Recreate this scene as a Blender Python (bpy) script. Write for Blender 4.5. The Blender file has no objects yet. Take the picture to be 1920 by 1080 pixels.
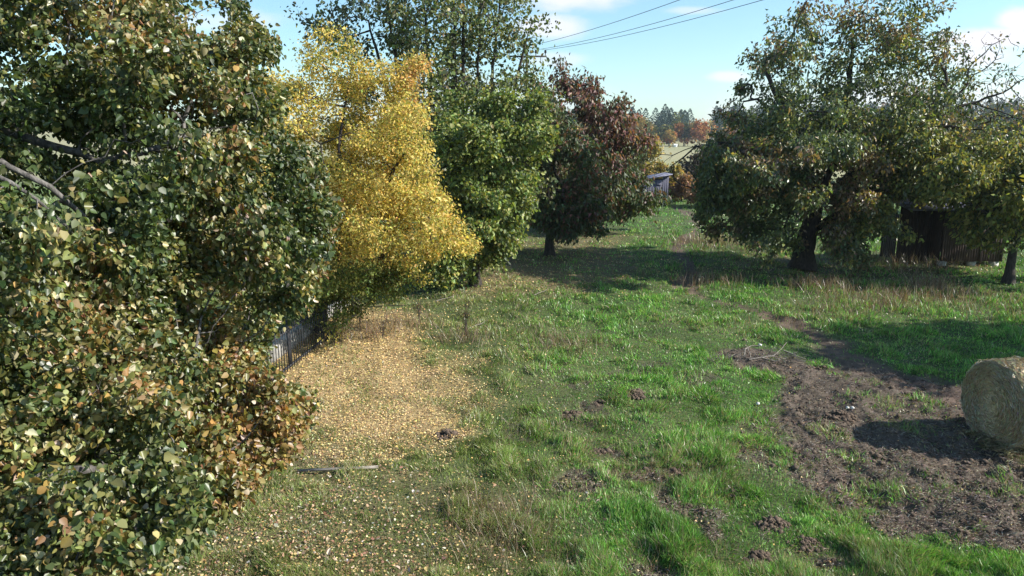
import bpy, math, random
import numpy as np
from mathutils import Vector

SC = bpy.context.scene
COL = SC.collection
rnd = random.Random(7)

# ------------------------------------------------------------------ camera
CAM_H = 5.0
PITCH = math.radians(12.0)
FPX = 1371.0
cam_d = bpy.data.cameras.new('camera')
cam = bpy.data.objects.new('camera', cam_d)
COL.objects.link(cam)
cam.location = (0, 0, CAM_H)
cam.rotation_euler = (math.radians(90) - PITCH, 0, 0)
cam_d.sensor_width = 36.0
cam_d.lens = FPX / 1920.0 * 36.0
cam_d.clip_start = 0.1
cam_d.clip_end = 6000
SC.camera = cam

# ------------------------------------------------------------------ sun and sky
SUN_EL, SUN_AZ = math.radians(35), math.radians(99)      # azimuth clockwise from +Y
SUN = Vector((math.sin(SUN_AZ) * math.cos(SUN_EL), math.cos(SUN_AZ) * math.cos(SUN_EL), math.sin(SUN_EL)))
sd = bpy.data.lights.new('sun', 'SUN')
sd.energy = 4.6
sd.angle = math.radians(0.55)
sd.color = (1.0, 0.955, 0.88)
so = bpy.data.objects.new('sun', sd)
COL.objects.link(so)
so.rotation_euler = SUN.to_track_quat('Z', 'Y').to_euler()

W = bpy.data.worlds.new('World')
SC.world = W
W.use_nodes = True
nt = W.node_tree
nt.nodes.clear()
def N(t, tree=None, **kw):
    n = (tree or nt).nodes.new(t)
    for k, v in kw.items():
        if k.startswith('i_'): n.inputs[int(k[2:])].default_value = v
        else: setattr(n, k, v)
    return n
def L(a, b, tree=None): (tree or nt).links.new(a, b)
def M(op, a, b=None, c=None, tree=None):
    n = (tree or nt).nodes.new('ShaderNodeMath'); n.operation = op
    for i, v in enumerate((a, b, c)):
        if v is None: continue
        if isinstance(v, (int, float)): n.inputs[i].default_value = v
        else: (tree or nt).links.new(v, n.inputs[i])
    return n.outputs[0]

sky = N('ShaderNodeTexSky', sky_type='NISHITA', sun_disc=False, sun_elevation=SUN_EL, sun_rotation=SUN_AZ,
        altitude=300, air_density=1.0, dust_density=0.6, ozone_density=1.6)
tint = N('ShaderNodeMix', data_type='RGBA', blend_type='MULTIPLY')
tint.inputs[0].default_value = 1.0
tint.inputs[7].default_value = (0.86, 1.04, 1.06, 1)
L(sky.outputs[0], tint.inputs[6])
bg = N('ShaderNodeBackground'); bg.inputs[1].default_value = 0.105
out = N('ShaderNodeOutputWorld')
tc = N('ShaderNodeTexCoord')
sep = N('ShaderNodeSeparateXYZ'); L(tc.outputs['Generated'], sep.inputs[0])
yy = M('MAXIMUM', M('ABSOLUTE', sep.outputs[1]), 0.02)
u = M('DIVIDE', sep.outputs[0], yy); v = M('DIVIDE', sep.outputs[2], yy)
cxy = N('ShaderNodeCombineXYZ'); L(u, cxy.inputs[0]); L(M('MULTIPLY', v, 2.2), cxy.inputs[1]); L(sep.outputs[1], cxy.inputs[2])
nz = N('ShaderNodeTexNoise'); nz.inputs['Scale'].default_value = 9; nz.inputs['Detail'].default_value = 7; nz.inputs['Roughness'].default_value = 0.55
L(cxy.outputs[0], nz.inputs['Vector'])
def dirpx(px, py):
    a = (px - 960) / FPX; b = (540 - py) / FPX
    y = math.cos(PITCH) + b * math.sin(PITCH); z = -math.sin(PITCH) + b * math.cos(PITCH)
    return a / y, z / y
clouds = [(1100, -22, 150, 36, .85), (1030, 50, 70, 20, .8), (1830, 72, 60, 12, .95), (1915, 38, 45, 22, .95), (1880, 72, 90, 20, 1.0),
          (1840, 112, 110, 26, .9), (1365, 143, 34, 10, .8), (1050, 112, 60, 12, .5), (1290, 20, 60, 8, .45), (1760, 90, 50, 10, .7),
          (880, 200, 260, 60, .55), (1700, 190, 260, 60, .7), (330, 40, 200, 20, .5), (620, -160, 240, 50, .8), (1500, -260, 300, 60, .9), (2200, 60, 240, 90, 1.)]
tot = None
for (px, py, rx, ry, s) in clouds:
    u0, v0 = dirpx(px, py)
    du = M('DIVIDE', M('SUBTRACT', u, u0), rx / FPX * 1.05); dv = M('DIVIDE', M('SUBTRACT', v, v0), ry / FPX * 1.05)
    d2 = M('ADD', M('MULTIPLY', du, du), M('MULTIPLY', dv, dv))
    e = M('SUBTRACT', 1.0, M('SQRT', d2))
    e = M('ADD', e, M('MULTIPLY', M('SUBTRACT', nz.outputs[0], 0.5), 2.4))
    mr = N('ShaderNodeMapRange', interpolation_type='SMOOTHSTEP')
    mr.inputs['From Min'].default_value = -0.25; mr.inputs['From Max'].default_value = 0.75; mr.inputs['To Max'].default_value = s
    L(e, mr.inputs[0])
    tot = mr.outputs[0] if tot is None else M('MAXIMUM', tot, mr.outputs[0])
cm = N('ShaderNodeMix', data_type='RGBA')
L(M('MULTIPLY', tot, M('GREATER_THAN', sep.outputs[2], 0.0)), cm.inputs[0])
L(tint.outputs[2], cm.inputs[6]); cm.inputs[7].default_value = (5.6, 5.5, 5.8, 1)
L(cm.outputs[2], bg.inputs[0]); L(bg.outputs[0], out.inputs[0])

SC.view_settings.view_transform = 'Standard'
SC.view_settings.look = 'None'
SC.view_settings.exposure = 0.9
SC.view_settings.gamma = 1.0

# ------------------------------------------------------------------ helpers
CP, SP = math.cos(PITCH), math.sin(PITCH)
def ray(px, py):
    a = (px - 960) / FPX; b = (540 - py) / FPX
    return np.array([a, CP + b * SP, -SP + b * CP])
def at(px, py, Y):                       # the point seen at pixel (px, py) that lies Y metres ahead
    r = ray(px, py); k = Y / r[1]
    return np.array([r[0] * k, Y, CAM_H + r[2] * k])
def on_ground(px, py):
    r = ray(px, py); k = -CAM_H / r[2]
    return r[0] * k, r[1] * k
def project(x, y, z=0.0):
    zc = y * CP - (z - CAM_H) * SP
    zc = np.maximum(zc, 0.05)
    yc = y * SP + (z - CAM_H) * CP
    return 960 + FPX * x / zc, 540 - FPX * yc / zc

def s2l(c):
    return tuple(((v / 255.0) / 12.92 if v / 255.0 <= 0.04045 else ((v / 255.0 + 0.055) / 1.055) ** 2.4) for v in c)

def lattice(seed): return np.random.RandomState(seed).rand(256, 256)
LAT = [lattice(s) for s in range(8)]
def vn(x, y, s=1.0, k=0):                # smooth value noise 0..1
    x = np.asarray(x, float) / s + 1000.3; y = np.asarray(y, float) / s + 1000.7
    xi = np.floor(x).astype(int); yi = np.floor(y).astype(int)
    fx = x - xi; fy = y - yi
    fx = fx * fx * (3 - 2 * fx); fy = fy * fy * (3 - 2 * fy)
    T = LAT[k % 8]; a = xi & 255; b = yi & 255; a1 = (xi + 1) & 255; b1 = (yi + 1) & 255
    return (T[a, b] * (1 - fx) + T[a1, b] * fx) * (1 - fy) + (T[a, b1] * (1 - fx) + T[a1, b1] * fx) * fy
def fbm(x, y, s, k=0, o=3):
    t = 0; amp = 0.5; tot = 0
    for i in range(o):
        t = t + amp * vn(x, y, s, k + i); tot += amp; s *= 0.5; amp *= 0.55
    return t / tot
def sstep(a, b, x):
    t = np.clip((x - a) / (b - a), 0, 1); return t * t * (3 - 2 * t)

def mesh_obj(name, verts, faces, mat, parent=None, cols=None, smooth=False):
    """faces: list of (F,k) int arrays"""
    me = bpy.data.meshes.new(name)
    verts = np.asarray(verts, np.float32)
    me.vertices.add(len(verts)); me.vertices.foreach_set('co', verts.ravel())
    faces = [np.asarray(f, np.int32) for f in (faces if isinstance(faces, list) else [faces]) if len(f)]
    idx = np.concatenate([f.ravel() for f in faces]).astype(np.int32)
    cnt = np.concatenate([np.full(len(f), f.shape[1], np.int32) for f in faces])
    st = np.concatenate([[0], np.cumsum(cnt)[:-1]]).astype(np.int32)
    me.loops.add(len(idx)); me.loops.foreach_set('vertex_index', idx)
    me.polygons.add(len(cnt)); me.polygons.foreach_set('loop_start', st)
    if smooth: me.polygons.foreach_set('use_smooth', np.ones(len(cnt), bool))
    me.update(calc_edges=True)
    if cols is not None:
        c = np.ones((len(verts), 4), np.float32); c[:, :3] = cols
        at_ = me.color_attributes.new('Col', 'FLOAT_COLOR', 'POINT'); at_.data.foreach_set('color', c.ravel())
    if mat: me.materials.append(mat)
    o = bpy.data.objects.new(name, me); COL.objects.link(o)
    if parent: o.parent = parent
    return o
def tag(o, label=None, cat=None, group=None, kind=None):
    if label: o['label'] = label
    if cat: o['category'] = cat
    if group: o['group'] = group
    if kind: o['kind'] = kind
    return o
def thing(name, label, cat, loc=(0, 0, 0), group=None, rotz=0):
    o = bpy.data.objects.new(name, None); COL.objects.link(o)
    o.location = loc; o.rotation_euler = (0, 0, rotz); o.empty_display_size = 0.2
    return tag(o, label, cat, group)

# ------------------------------------------------------------------ materials
def new_mat(name):
    m = bpy.data.materials.new(name); m.use_nodes = True
    t = m.node_tree; t.nodes.clear()
    return m, t
def leaf_mat(name, transl=0.35, rough=0.5, spec=0.5, tcol=(1.25, 1.15, 0.5)):
    m, t = new_mat(name)
    a = N('ShaderNodeAttribute', t, attribute_name='Col')
    p = N('ShaderNodeBsdfPrincipled', t); p.inputs['Roughness'].default_value = rough; p.inputs['Specular IOR Level'].default_value = spec
    L(a.outputs[0], p.inputs['Base Color'], t)
    tr = N('ShaderNodeBsdfTranslucent', t)
    mm = N('ShaderNodeMix', t, data_type='RGBA', blend_type='MULTIPLY'); mm.inputs[0].default_value = 1
    mm.inputs[7].default_value = (*tcol, 1); L(a.outputs[0], mm.inputs[6], t); L(mm.outputs[2], tr.inputs[0], t)
    mx = N('ShaderNodeMixShader', t); mx.inputs[0].default_value = transl
    L(p.outputs[0], mx.inputs[1], t); L(tr.outputs[0], mx.inputs[2], t)
    o = N('ShaderNodeOutputMaterial', t); L(mx.outputs[0], o.inputs[0], t)
    return m
def noise_mat(name, c1, c2, scale=8, rough=0.9, bump=0.3, stretch=(1, 1, 1), detail=6, attr=False, lo=0.35, hi=0.65):
    m, t = new_mat(name)
    tcn = N('ShaderNodeTexCoord', t); mp = N('ShaderNodeMapping', t); mp.inputs['Scale'].default_value = stretch
    L(tcn.outputs['Object'], mp.inputs[0], t)
    n = N('ShaderNodeTexNoise', t); n.inputs['Scale'].default_value = scale; n.inputs['Detail'].default_value = detail; n.inputs['Roughness'].default_value = 0.65
    L(mp.outputs[0], n.inputs['Vector'], t)
    r = N('ShaderNodeValToRGB', t); r.color_ramp.elements[0].position = lo; r.color_ramp.elements[1].position = hi
    r.color_ramp.elements[0].color = (*c1, 1); r.color_ramp.elements[1].color = (*c2, 1)
    L(n.outputs[0], r.inputs[0], t)
    p = N('ShaderNodeBsdfPrincipled', t); p.inputs['Roughness'].default_value = rough; p.inputs['Specular IOR Level'].default_value = 0.25
    src = r.outputs[0]
    if attr:
        a = N('ShaderNodeAttribute', t, attribute_name='Col')
        mm = N('ShaderNodeMix', t, data_type='RGBA', blend_type='MULTIPLY'); mm.inputs[0].default_value = 1
        L(src, mm.inputs[6], t); L(a.outputs[0], mm.inputs[7], t); src = mm.outputs[2]
    L(src, p.inputs['Base Color'], t)
    b = N('ShaderNodeBump', t); b.inputs['Strength'].default_value = bump; b.inputs['Distance'].default_value = 0.03
    L(n.outputs[0], b.inputs['Height'], t); L(b.outputs[0], p.inputs['Normal'], t)
    o = N('ShaderNodeOutputMaterial', t); L(p.outputs[0], o.inputs[0], t)
    return m

M_BARK = noise_mat('dark_bark', (0.022, 0.018, 0.016), (0.085, 0.07, 0.06), 6, 0.9, 0.8, (3, 3, 0.8))
M_BARKG = noise_mat('grey_bark', (0.05, 0.045, 0.042), (0.2, 0.185, 0.17), 7, 0.85, 0.6, (3, 3, 0.8))
M_LEAF_GLOSS = leaf_mat('glossy_leaf', 0.34, 0.40, 0.6)
M_LEAF = leaf_mat('leaf', 0.35, 0.5, 0.45)
M_LEAF_Y = leaf_mat('yellow_leaf', 0.42, 0.6, 0.3, (1.1, 1.05, 0.7))
M_GRASS = leaf_mat('grass_blade', 0.3, 0.36, 0.5, (1.1, 1.1, 0.6))
M_LITTER = leaf_mat('dry_leaf', 0.1, 0.75, 0.25, (1, 1, 1))
M_FAR = leaf_mat('far_leaf', 0.2, 0.8, 0.15, (1, 1, 0.7))

# ------------------------------------------------------------------ ground zones (a fixed map of the pasture)
PATH_PX = [(1262, 388), (1300, 405), (1312, 425), (1290, 445), (1268, 465), (1290, 490), (1300, 510), (1275, 535), (1320, 560), (1420, 586),
           (1500, 612), (1560, 645), (1600, 675), (1680, 705), (1770, 735), (1850, 752), (1990, 770)]
PATH = np.array([on_ground(*p) for p in PATH_PX])
def seg_dist(x, y, P):
    d = np.full(np.shape(x), 1e9)
    for i in range(len(P) - 1):
        a = P[i]; b = P[i + 1]; ab = b - a
        t = np.clip(((x - a[0]) * ab[0] + (y - a[1]) * ab[1]) / (ab @ ab), 0, 1)
        d = np.minimum(d, np.hypot(x - a[0] - t * ab[0], y - a[1] - t * ab[1]))
    return d
def ell(px, py, cx, cy, rx, ry, rot=0.0):
    c, s = math.cos(math.radians(rot)), math.sin(math.radians(rot))
    dx = px - cx; dy = py - cy
    return 1 - np.sqrt(((dx * c + dy * s) / rx) ** 2 + ((-dx * s + dy * c) / ry) ** 2)
def zones(x, y):
    x = np.asarray(x, float); y = np.asarray(y, float)
    px, py = project(x, y, 0.0)
    n1 = fbm(x, y, 1.3, 0, 4) - 0.5; n2 = fbm(x, y, 0.45, 3, 3) - 0.5
    wob = n1 * 1.5 + n2 * 1.0
    d = seg_dist(x, y, PATH)
    path = sstep(1.0, 0.3, d / (0.5 + 0.022 * np.clip(y, 0, 60) * 0 + 0.25 * sstep(22, 12, y)) + wob * 0.9)
    e = np.maximum.reduce([ell(px, py, 1740, 870, 350, 150, 12), ell(px, py, 1880, 950, 380, 100, 8), ell(px, py, 1600, 790, 200, 75, 30),
                           ell(px, py, 1660, 730, 220, 40, 12), ell(px, py, 1430, 680, 110, 26, 5) * 0.75, ell(px, py, 1980, 830, 300, 140, 0)])
    mud = sstep(-0.02, 0.22, e + wob * 0.42)
    patch = sstep(0.64, 0.72, fbm(x + 31, y - 12, 0.8, 5, 3)) * sstep(20, 12, y) * sstep(-1.5, 0.8, x) * 0.8
    ye = np.maximum.reduce([ell(px, py, 690, 730, 205, 122, 12), ell(px, py, 640, 650, 160, 60, -10), ell(px, py, 560, 740, 150, 80, 0)])
    yel = sstep(-0.30, 0.42, ye + wob * 0.45)
    yel2 = sstep(-0.2, 0.9, ell(px, py, 770, 640, 330, 180, 0) + wob * 0.4) * 0.5
    brl = np.maximum(.6 * sstep(-0.1, 0.5, ell(px, py, 560, 1010, 420, 210, 0) + wob * 0.6), sstep(-0.1, 0.5, ell(px, py, 1000, 505, 270, 62, 0) + wob * 0.4))
    brl = np.maximum(brl, 0.7 * sstep(0, 0.5, ell(px, py, 1600, 500, 330, 36, 0) + wob * 0.3))
    brl = np.maximum(brl, 0.6 * sstep(0, 0.5, ell(px, py, 1060, 450, 170, 30, 0) + wob * 0.3))
    dry = sstep(0.35, 0.75, fbm(x - 7, y + 3, 1.6, 2, 4) + 0.16 * np.exp(-((px - 1000) / 170.0) ** 2) * sstep(560, 640, py)
                + 0.15 * sstep(0.1, 0.6, ell(px, py, 1700, 560, 330, 60, 5)) + 0.1 * sstep(1000, 700, px) * sstep(520, 600, py))
    green = sstep(0.2, 0.8, fbm(x + 3, y + 9, 2.4, 6, 3) + 0.2 * sstep(1000, 1200, px) * sstep(960, 600, py))
    mud = np.clip(np.maximum(mud, patch), 0, 1)
    return dict(px=px, py=py, path=path, mud=mud, yel=yel, yel2=yel2, brl=brl, dry=dry, green=green)

MOLE_PX = [(1130, 845, .19), (1275, 972, .16), (1448, 992, .22), (838, 806, .26), (1575, 783, .24), (1425, 1056, .2), (1128, 752, .2), (1188, 742, .2),
           (1512, 1032, .18), (1075, 776, .22), (1368, 925, .17), (1700, 735, .18), (1262, 886, .16), (1340, 1010, .0)]
def height(x, y, z=None):
    x = np.asarray(x, float); y = np.asarray(y, float)
    r = np.hypot(x, y)
    near = np.exp(-(r / 45.0) ** 2)
    z = z or zones(x, y)
    h = (fbm(x, y, 6.0, 1, 2) - 0.5) * 0.22 * near
    h += (fbm(x, y, 0.9, 4, 3) - 0.5) * 0.20 * near + sstep(.5, .75, fbm(x, y, .55, 7, 3)) * .06 * near * (1 - z['mud']) * (1 - z['yel'])
    m = np.clip(z['mud'] + 0.7 * z['path'], 0, 1) * near
    h += m * ((fbm(x, y, 0.26, 2, 3) - 0.5) * 0.26 + (fbm(x, y, 0.09, 6, 2) - 0.5) * 0.035 - 0.015)
    h -= z['path'] * 0.05 * near
    h += sstep(60, 300, y) * -0.8 + sstep(330, 520, r) * 9 + sstep(500, 1200, r) * 14
    return h

# ------------------------------------------------------------------ ground sheet
th_f = np.linspace(math.radians(-62), math.radians(62), 620)
th_b = np.linspace(math.radians(62), math.radians(298), 50)[1:-1]
th = np.concatenate([th_f, th_b])
rr = np.concatenate([[0.01, 1, 2, 3, 4, 4.8], np.geomspace(5.2, 60, 560), np.geomspace(61.5, 1500, 90)])
TH, RR = np.meshgrid(th, rr)
GX = RR * np.sin(TH); GY = RR * np.cos(TH)
Z = zones(GX, GY)
GZ = height(GX, GY, Z)
def mixc(a, b, t): return a * (1 - t[..., None]) + np.array(b) * t[..., None]
gc = np.zeros(GX.shape + (3,)) + np.array((0.045, 0.062, 0.020))
gc = mixc(gc, (0.10, 0.10, 0.045), Z['dry'] * 0.6)
gc = mixc(gc, (0.05, 0.10, 0.02), Z['green'] * 0.4)
far = sstep(40, 75, np.hypot(GX, GY))
gc = mixc(gc, (0.11, 0.16, 0.05), far * 0.8)
gc = mixc(gc, (0.26, 0.25, 0.13), sstep(68, 90, GY))
gc = mixc(gc, (0.30, 0.27, 0.15), sstep(0.45, 0.6, vn(GX, GY * 0.3, 26, 2)) * sstep(80, 100, GY) * 0.7)
gc = mixc(gc, (0.17, 0.125, 0.07), Z['brl'] * 0.75)
gc = mixc(gc, (0.34, 0.24, 0.12), Z['yel'] * 0.85)
mudc = np.array((0.085, 0.064, 0.05)) * (0.65 + 0.8 * fbm(GX, GY, 0.25, 1, 3))[..., None]
mm_ = np.clip(Z['mud'] * 0.95, 0, 1)[..., None]
gc = gc * (1 - mm_) + mudc * mm_
pthc = np.array((0.105, 0.072, 0.055)) * (0.6 + 0.8 * fbm(GX, GY, 0.3, 2, 3))[..., None]
pm = (Z['path'] * 0.9)[..., None]
gc = gc * (1 - pm) + pthc * pm
nr, nth = GX.shape
I = np.arange(nr * nth).reshape(nr, nth)
J = np.roll(I, -1, axis=1)
q = np.stack([I[:-1], I[1:], J[1:], J[:-1]], -1).reshape(-1, 4)
V = np.stack([GX, GY, GZ], -1).reshape(-1, 3)
M_GROUND = noise_mat('pasture_soil', (0.62, 0.62, 0.62), (1.5, 1.5, 1.5), 14, 0.95, 0.7, (1, 1, 1), 10, attr=True, lo=0.3, hi=0.7)
ground = mesh_obj('ground', V, q, M_GROUND, cols=gc.reshape(-1, 3), smooth=True)
tag(ground, kind='structure')

RS = np.random.RandomState(11)
def inst(tverts, tfaces, pos, ax, nrm, size, width=1.0, curl=1.0):
    """copies of a small template: local x = side, y = along ax, z = normal.  returns verts, faces"""
    ax = ax / np.linalg.norm(ax, axis=1, keepdims=True)
    side = np.cross(ax, nrm); side /= np.linalg.norm(side, axis=1, keepdims=True) + 1e-9
    nn = np.cross(side, ax)
    tv = np.asarray(tverts, float); n = len(pos); k = len(tv)
    size = np.broadcast_to(size, (n,)); width = np.broadcast_to(width, (n,)); curl = np.broadcast_to(curl, (n,))
    v = pos[:, None, :] + size[:, None, None] * (tv[None, :, 0:1] * width[:, None, None] * side[:, None, :] + tv[None, :, 1:2] * ax[:, None, :] + tv[None, :, 2:3] * curl[:, None, None] * nn[:, None, :])
    off = (np.arange(n) * k)[:, None, None]
    fs = [(np.asarray(f)[None] + off).reshape(-1, len(f[0])) for f in tfaces]
    return v.reshape(-1, 3), fs
def rand_unit(n, rs=RS):
    v = rs.normal(size=(n, 3)); return v / np.linalg.norm(v, axis=1, keepdims=True)
def palette(n, pal, rs=RS, var=0.15):
    w = np.array([p[1] for p in pal], float); w /= w.sum()
    c = np.array([p[0] for p in pal])[rs.choice(len(pal), n, p=w)]
    return np.clip(c * (1 + var * rs.normal(size=(n, 1))) * (1 + 0.08 * rs.normal(size=(n, 3))), 0.003, 0.95)

HEART_V = [(0, 0, 0), (-.34, .02, .06), (-.50, .34, .12), (-.28, .74, .07), (0, 1.04, -.08), (.28, .74, .07), (.50, .34, .12), (.34, .02, .06)]
HEART_F = [[(0, 4, 3, 2, 1), (0, 7, 6, 5, 4)]]
BLADE_V = [(0, 0, 0), (-.5, .45, .10), (0, 1.0, -.05), (.5, .45, .10)]
BLADE_F = [[(0, 2, 1), (0, 3, 2)]]
OVAL_V = [(0, 0, 0), (-.45, .3, .09), (-.34, .72, .06), (0, 1.0, -.06), (.34, .72, .06), (.45, .3, .09)]
OVAL_F = [[(0, 3, 2, 1), (0, 5, 4, 3)]]
GR_V = [(-.5, 0, 0), (.5, 0, 0), (.38, .5, .05), (-.38, .5, .05), (0, 1, .28)]
GR_F = [[(0, 1, 2, 3)], [(3, 2, 4)]]

def screen_samples(n, y0, y1, x0=-150, x1=2100, rs=RS):
    px = rs.uniform(x0, x1, n); py = rs.uniform(y0, y1, n)
    a = (px - 960) / FPX; b = (540 - py) / FPX
    k = -CAM_H / (-SP + b * CP)
    return a * k, (CP + b * SP) * k

# ------------------------------------------------------------------ grass
def build_grass():
    x, y = screen_samples(900000, 352, 1240)
    z = zones(x, y); r = np.hypot(x, y)
    dens = 1 - z['mud'] * (0.80 + 0.2 * sstep(.35, .55, vn(x, y, .5, 1))) - 0.9 * z['path'] - 0.78 * z['yel'] - 0.12 * z['brl'] - .3 * z['brl'] * (y > 20)
    tus = fbm(x, y, 0.55, 7, 3)                       # tussocks
    dens *= 0.45 + 0.9 * sstep(0.35, 0.6, tus)
    keep = RS.rand(len(x)) < dens
    x, y, r, tus = x[keep], y[keep], r[keep], tus[keep]; z = {k: v[keep] for k, v in z.items()}
    n = len(x); print('grass blades', n)
    pos = np.stack([x, y, height(x, y, z) - 0.004], 1)
    lean = RS.normal(size=(n, 2)) * 0.45 + np.stack([vn(x, y, .4, 2) - .5, vn(x, y, .4, 5) - .5], 1) * 1.4
    ax = np.stack([lean[:, 0], lean[:, 1], np.ones(n)], 1)
    nrm = rand_unit(n) * np.array([1, 1, .2])
    hgt = (0.035 + 0.12 * sstep(0.45, 0.75, tus) + 0.03 * RS.rand(n)) * (1 - 0.45 * z['yel'] - 0.3 * z['brl']) * RS.uniform(0.6, 1.25, n)
    hgt *= 1 + 0.25 * sstep(15, 30, r)
    wid = np.maximum(0.007, 0.00085 * r) * RS.uniform(0.7, 1.3, n) / hgt
    v, f = inst(GR_V, GR_F, pos, ax, nrm, hgt, wid)
    c = palette(n, [((0.15, 0.36, 0.055), 5), ((0.07, 0.20, 0.035), 3), ((0.26, 0.44, 0.10), 3), ((0.36, 0.38, 0.17), 1)], var=.3)
    pd = np.clip(0.04 + 0.50 * z['dry'] * (1 - .5 * z['green']) + 0.3 * z['yel'] + .25 * z['brl'] + .35 * z['mud'], 0, 0.85)
    isd = RS.rand(n) < pd * sstep(.1, .6, vn(x, y, .35, 6) + .2)
    c[isd] = palette(isd.sum(), [((0.33, 0.28, 0.16), 3), ((0.24, 0.21, 0.10), 3), ((0.45, 0.40, 0.28), 1)])
    wo = (sstep(1120, 860, z['px']) * .65 * (1 - isd))[:, None]; c = c * (1 - wo) + wo * np.array((.25, .26, .08)) * RS.uniform(.6, 1.4, (n, 1))
    c *= (0.75 + 0.5 * vn(x, y, 0.7, 3))[:, None]
    g = mesh_obj('grass', v, f, M_GRASS, cols=np.repeat(c, 5, 0))
    tag(g, 'short green pasture grass with tufts and dry patches', 'grass', kind='stuff')
    # tall dry stems
    spots = [(1075, 655, .5, 260, .42), (1030, 635, .5, 160, .3), (1600, 560, 1.0, 420, .42), (1720, 555, .9, 420, .42), (1530, 540, .5, 260, .5), (1810, 560, 1.0, 260, .38), (1655, 575, .5, 200, .4), (1560, 585, .6, 160, .35), (1740, 540, .4, 260, .55),
             (1690, 500, 1.0, 380, .6), (920, 960, .5, 420, .35), (940, 1010, .5, 380, .3), (1000, 790, .4, 200, .25), (1260, 1050, .4, 260, .22),
             (1330, 530, .7, 260, .5), (1345, 455, 1.2, 500, .5), (1400, 470, 1.5, 400, .5), (1000, 1040, .6, 300, .25), (870, 640, .4, 200, .5), (780, 610, .5, 200, .4),
             (700, 625, .6, 260, .4), (1100, 410, 1.2, 150, .4), (1860, 590, 1.3, 260, .45), (1480, 600, 1.1, 200, .3), (1220, 900, .3, 90, .2)]
    P = []; H = []
    for (px, py, s, k, h) in spots:
        gx, gy = on_ground(px, py)
        P.append(np.stack([gx + RS.normal(size=k) * s, gy + RS.normal(size=k) * s * .7], 1)); H.append(h * RS.uniform(.5, 1.2, k))
    P = np.concatenate(P); H = np.concatenate(H); n = len(H)
    pos = np.column_stack([P, height(P[:, 0], P[:, 1])])
    ax = np.column_stack([RS.normal(size=(n, 2)) * .3, np.ones(n)])
    v, f = inst(GR_V, GR_F, pos, ax, rand_unit(n) * np.array([1, 1, .2]), H, np.maximum(0.006, .0006 * np.hypot(P[:, 0], P[:, 1])) / H)
    c = palette(n, [((0.27, 0.20, 0.13), 3), ((0.19, 0.125, 0.08), 3), ((0.42, 0.36, 0.27), 1)])
    g = mesh_obj('dry_grass', v, f, M_GRASS, cols=np.repeat(c, 5, 0))
    tag(g, 'straw coloured tall dead grass stems standing in loose clumps', 'dry grass', kind='stuff')
build_grass()

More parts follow.
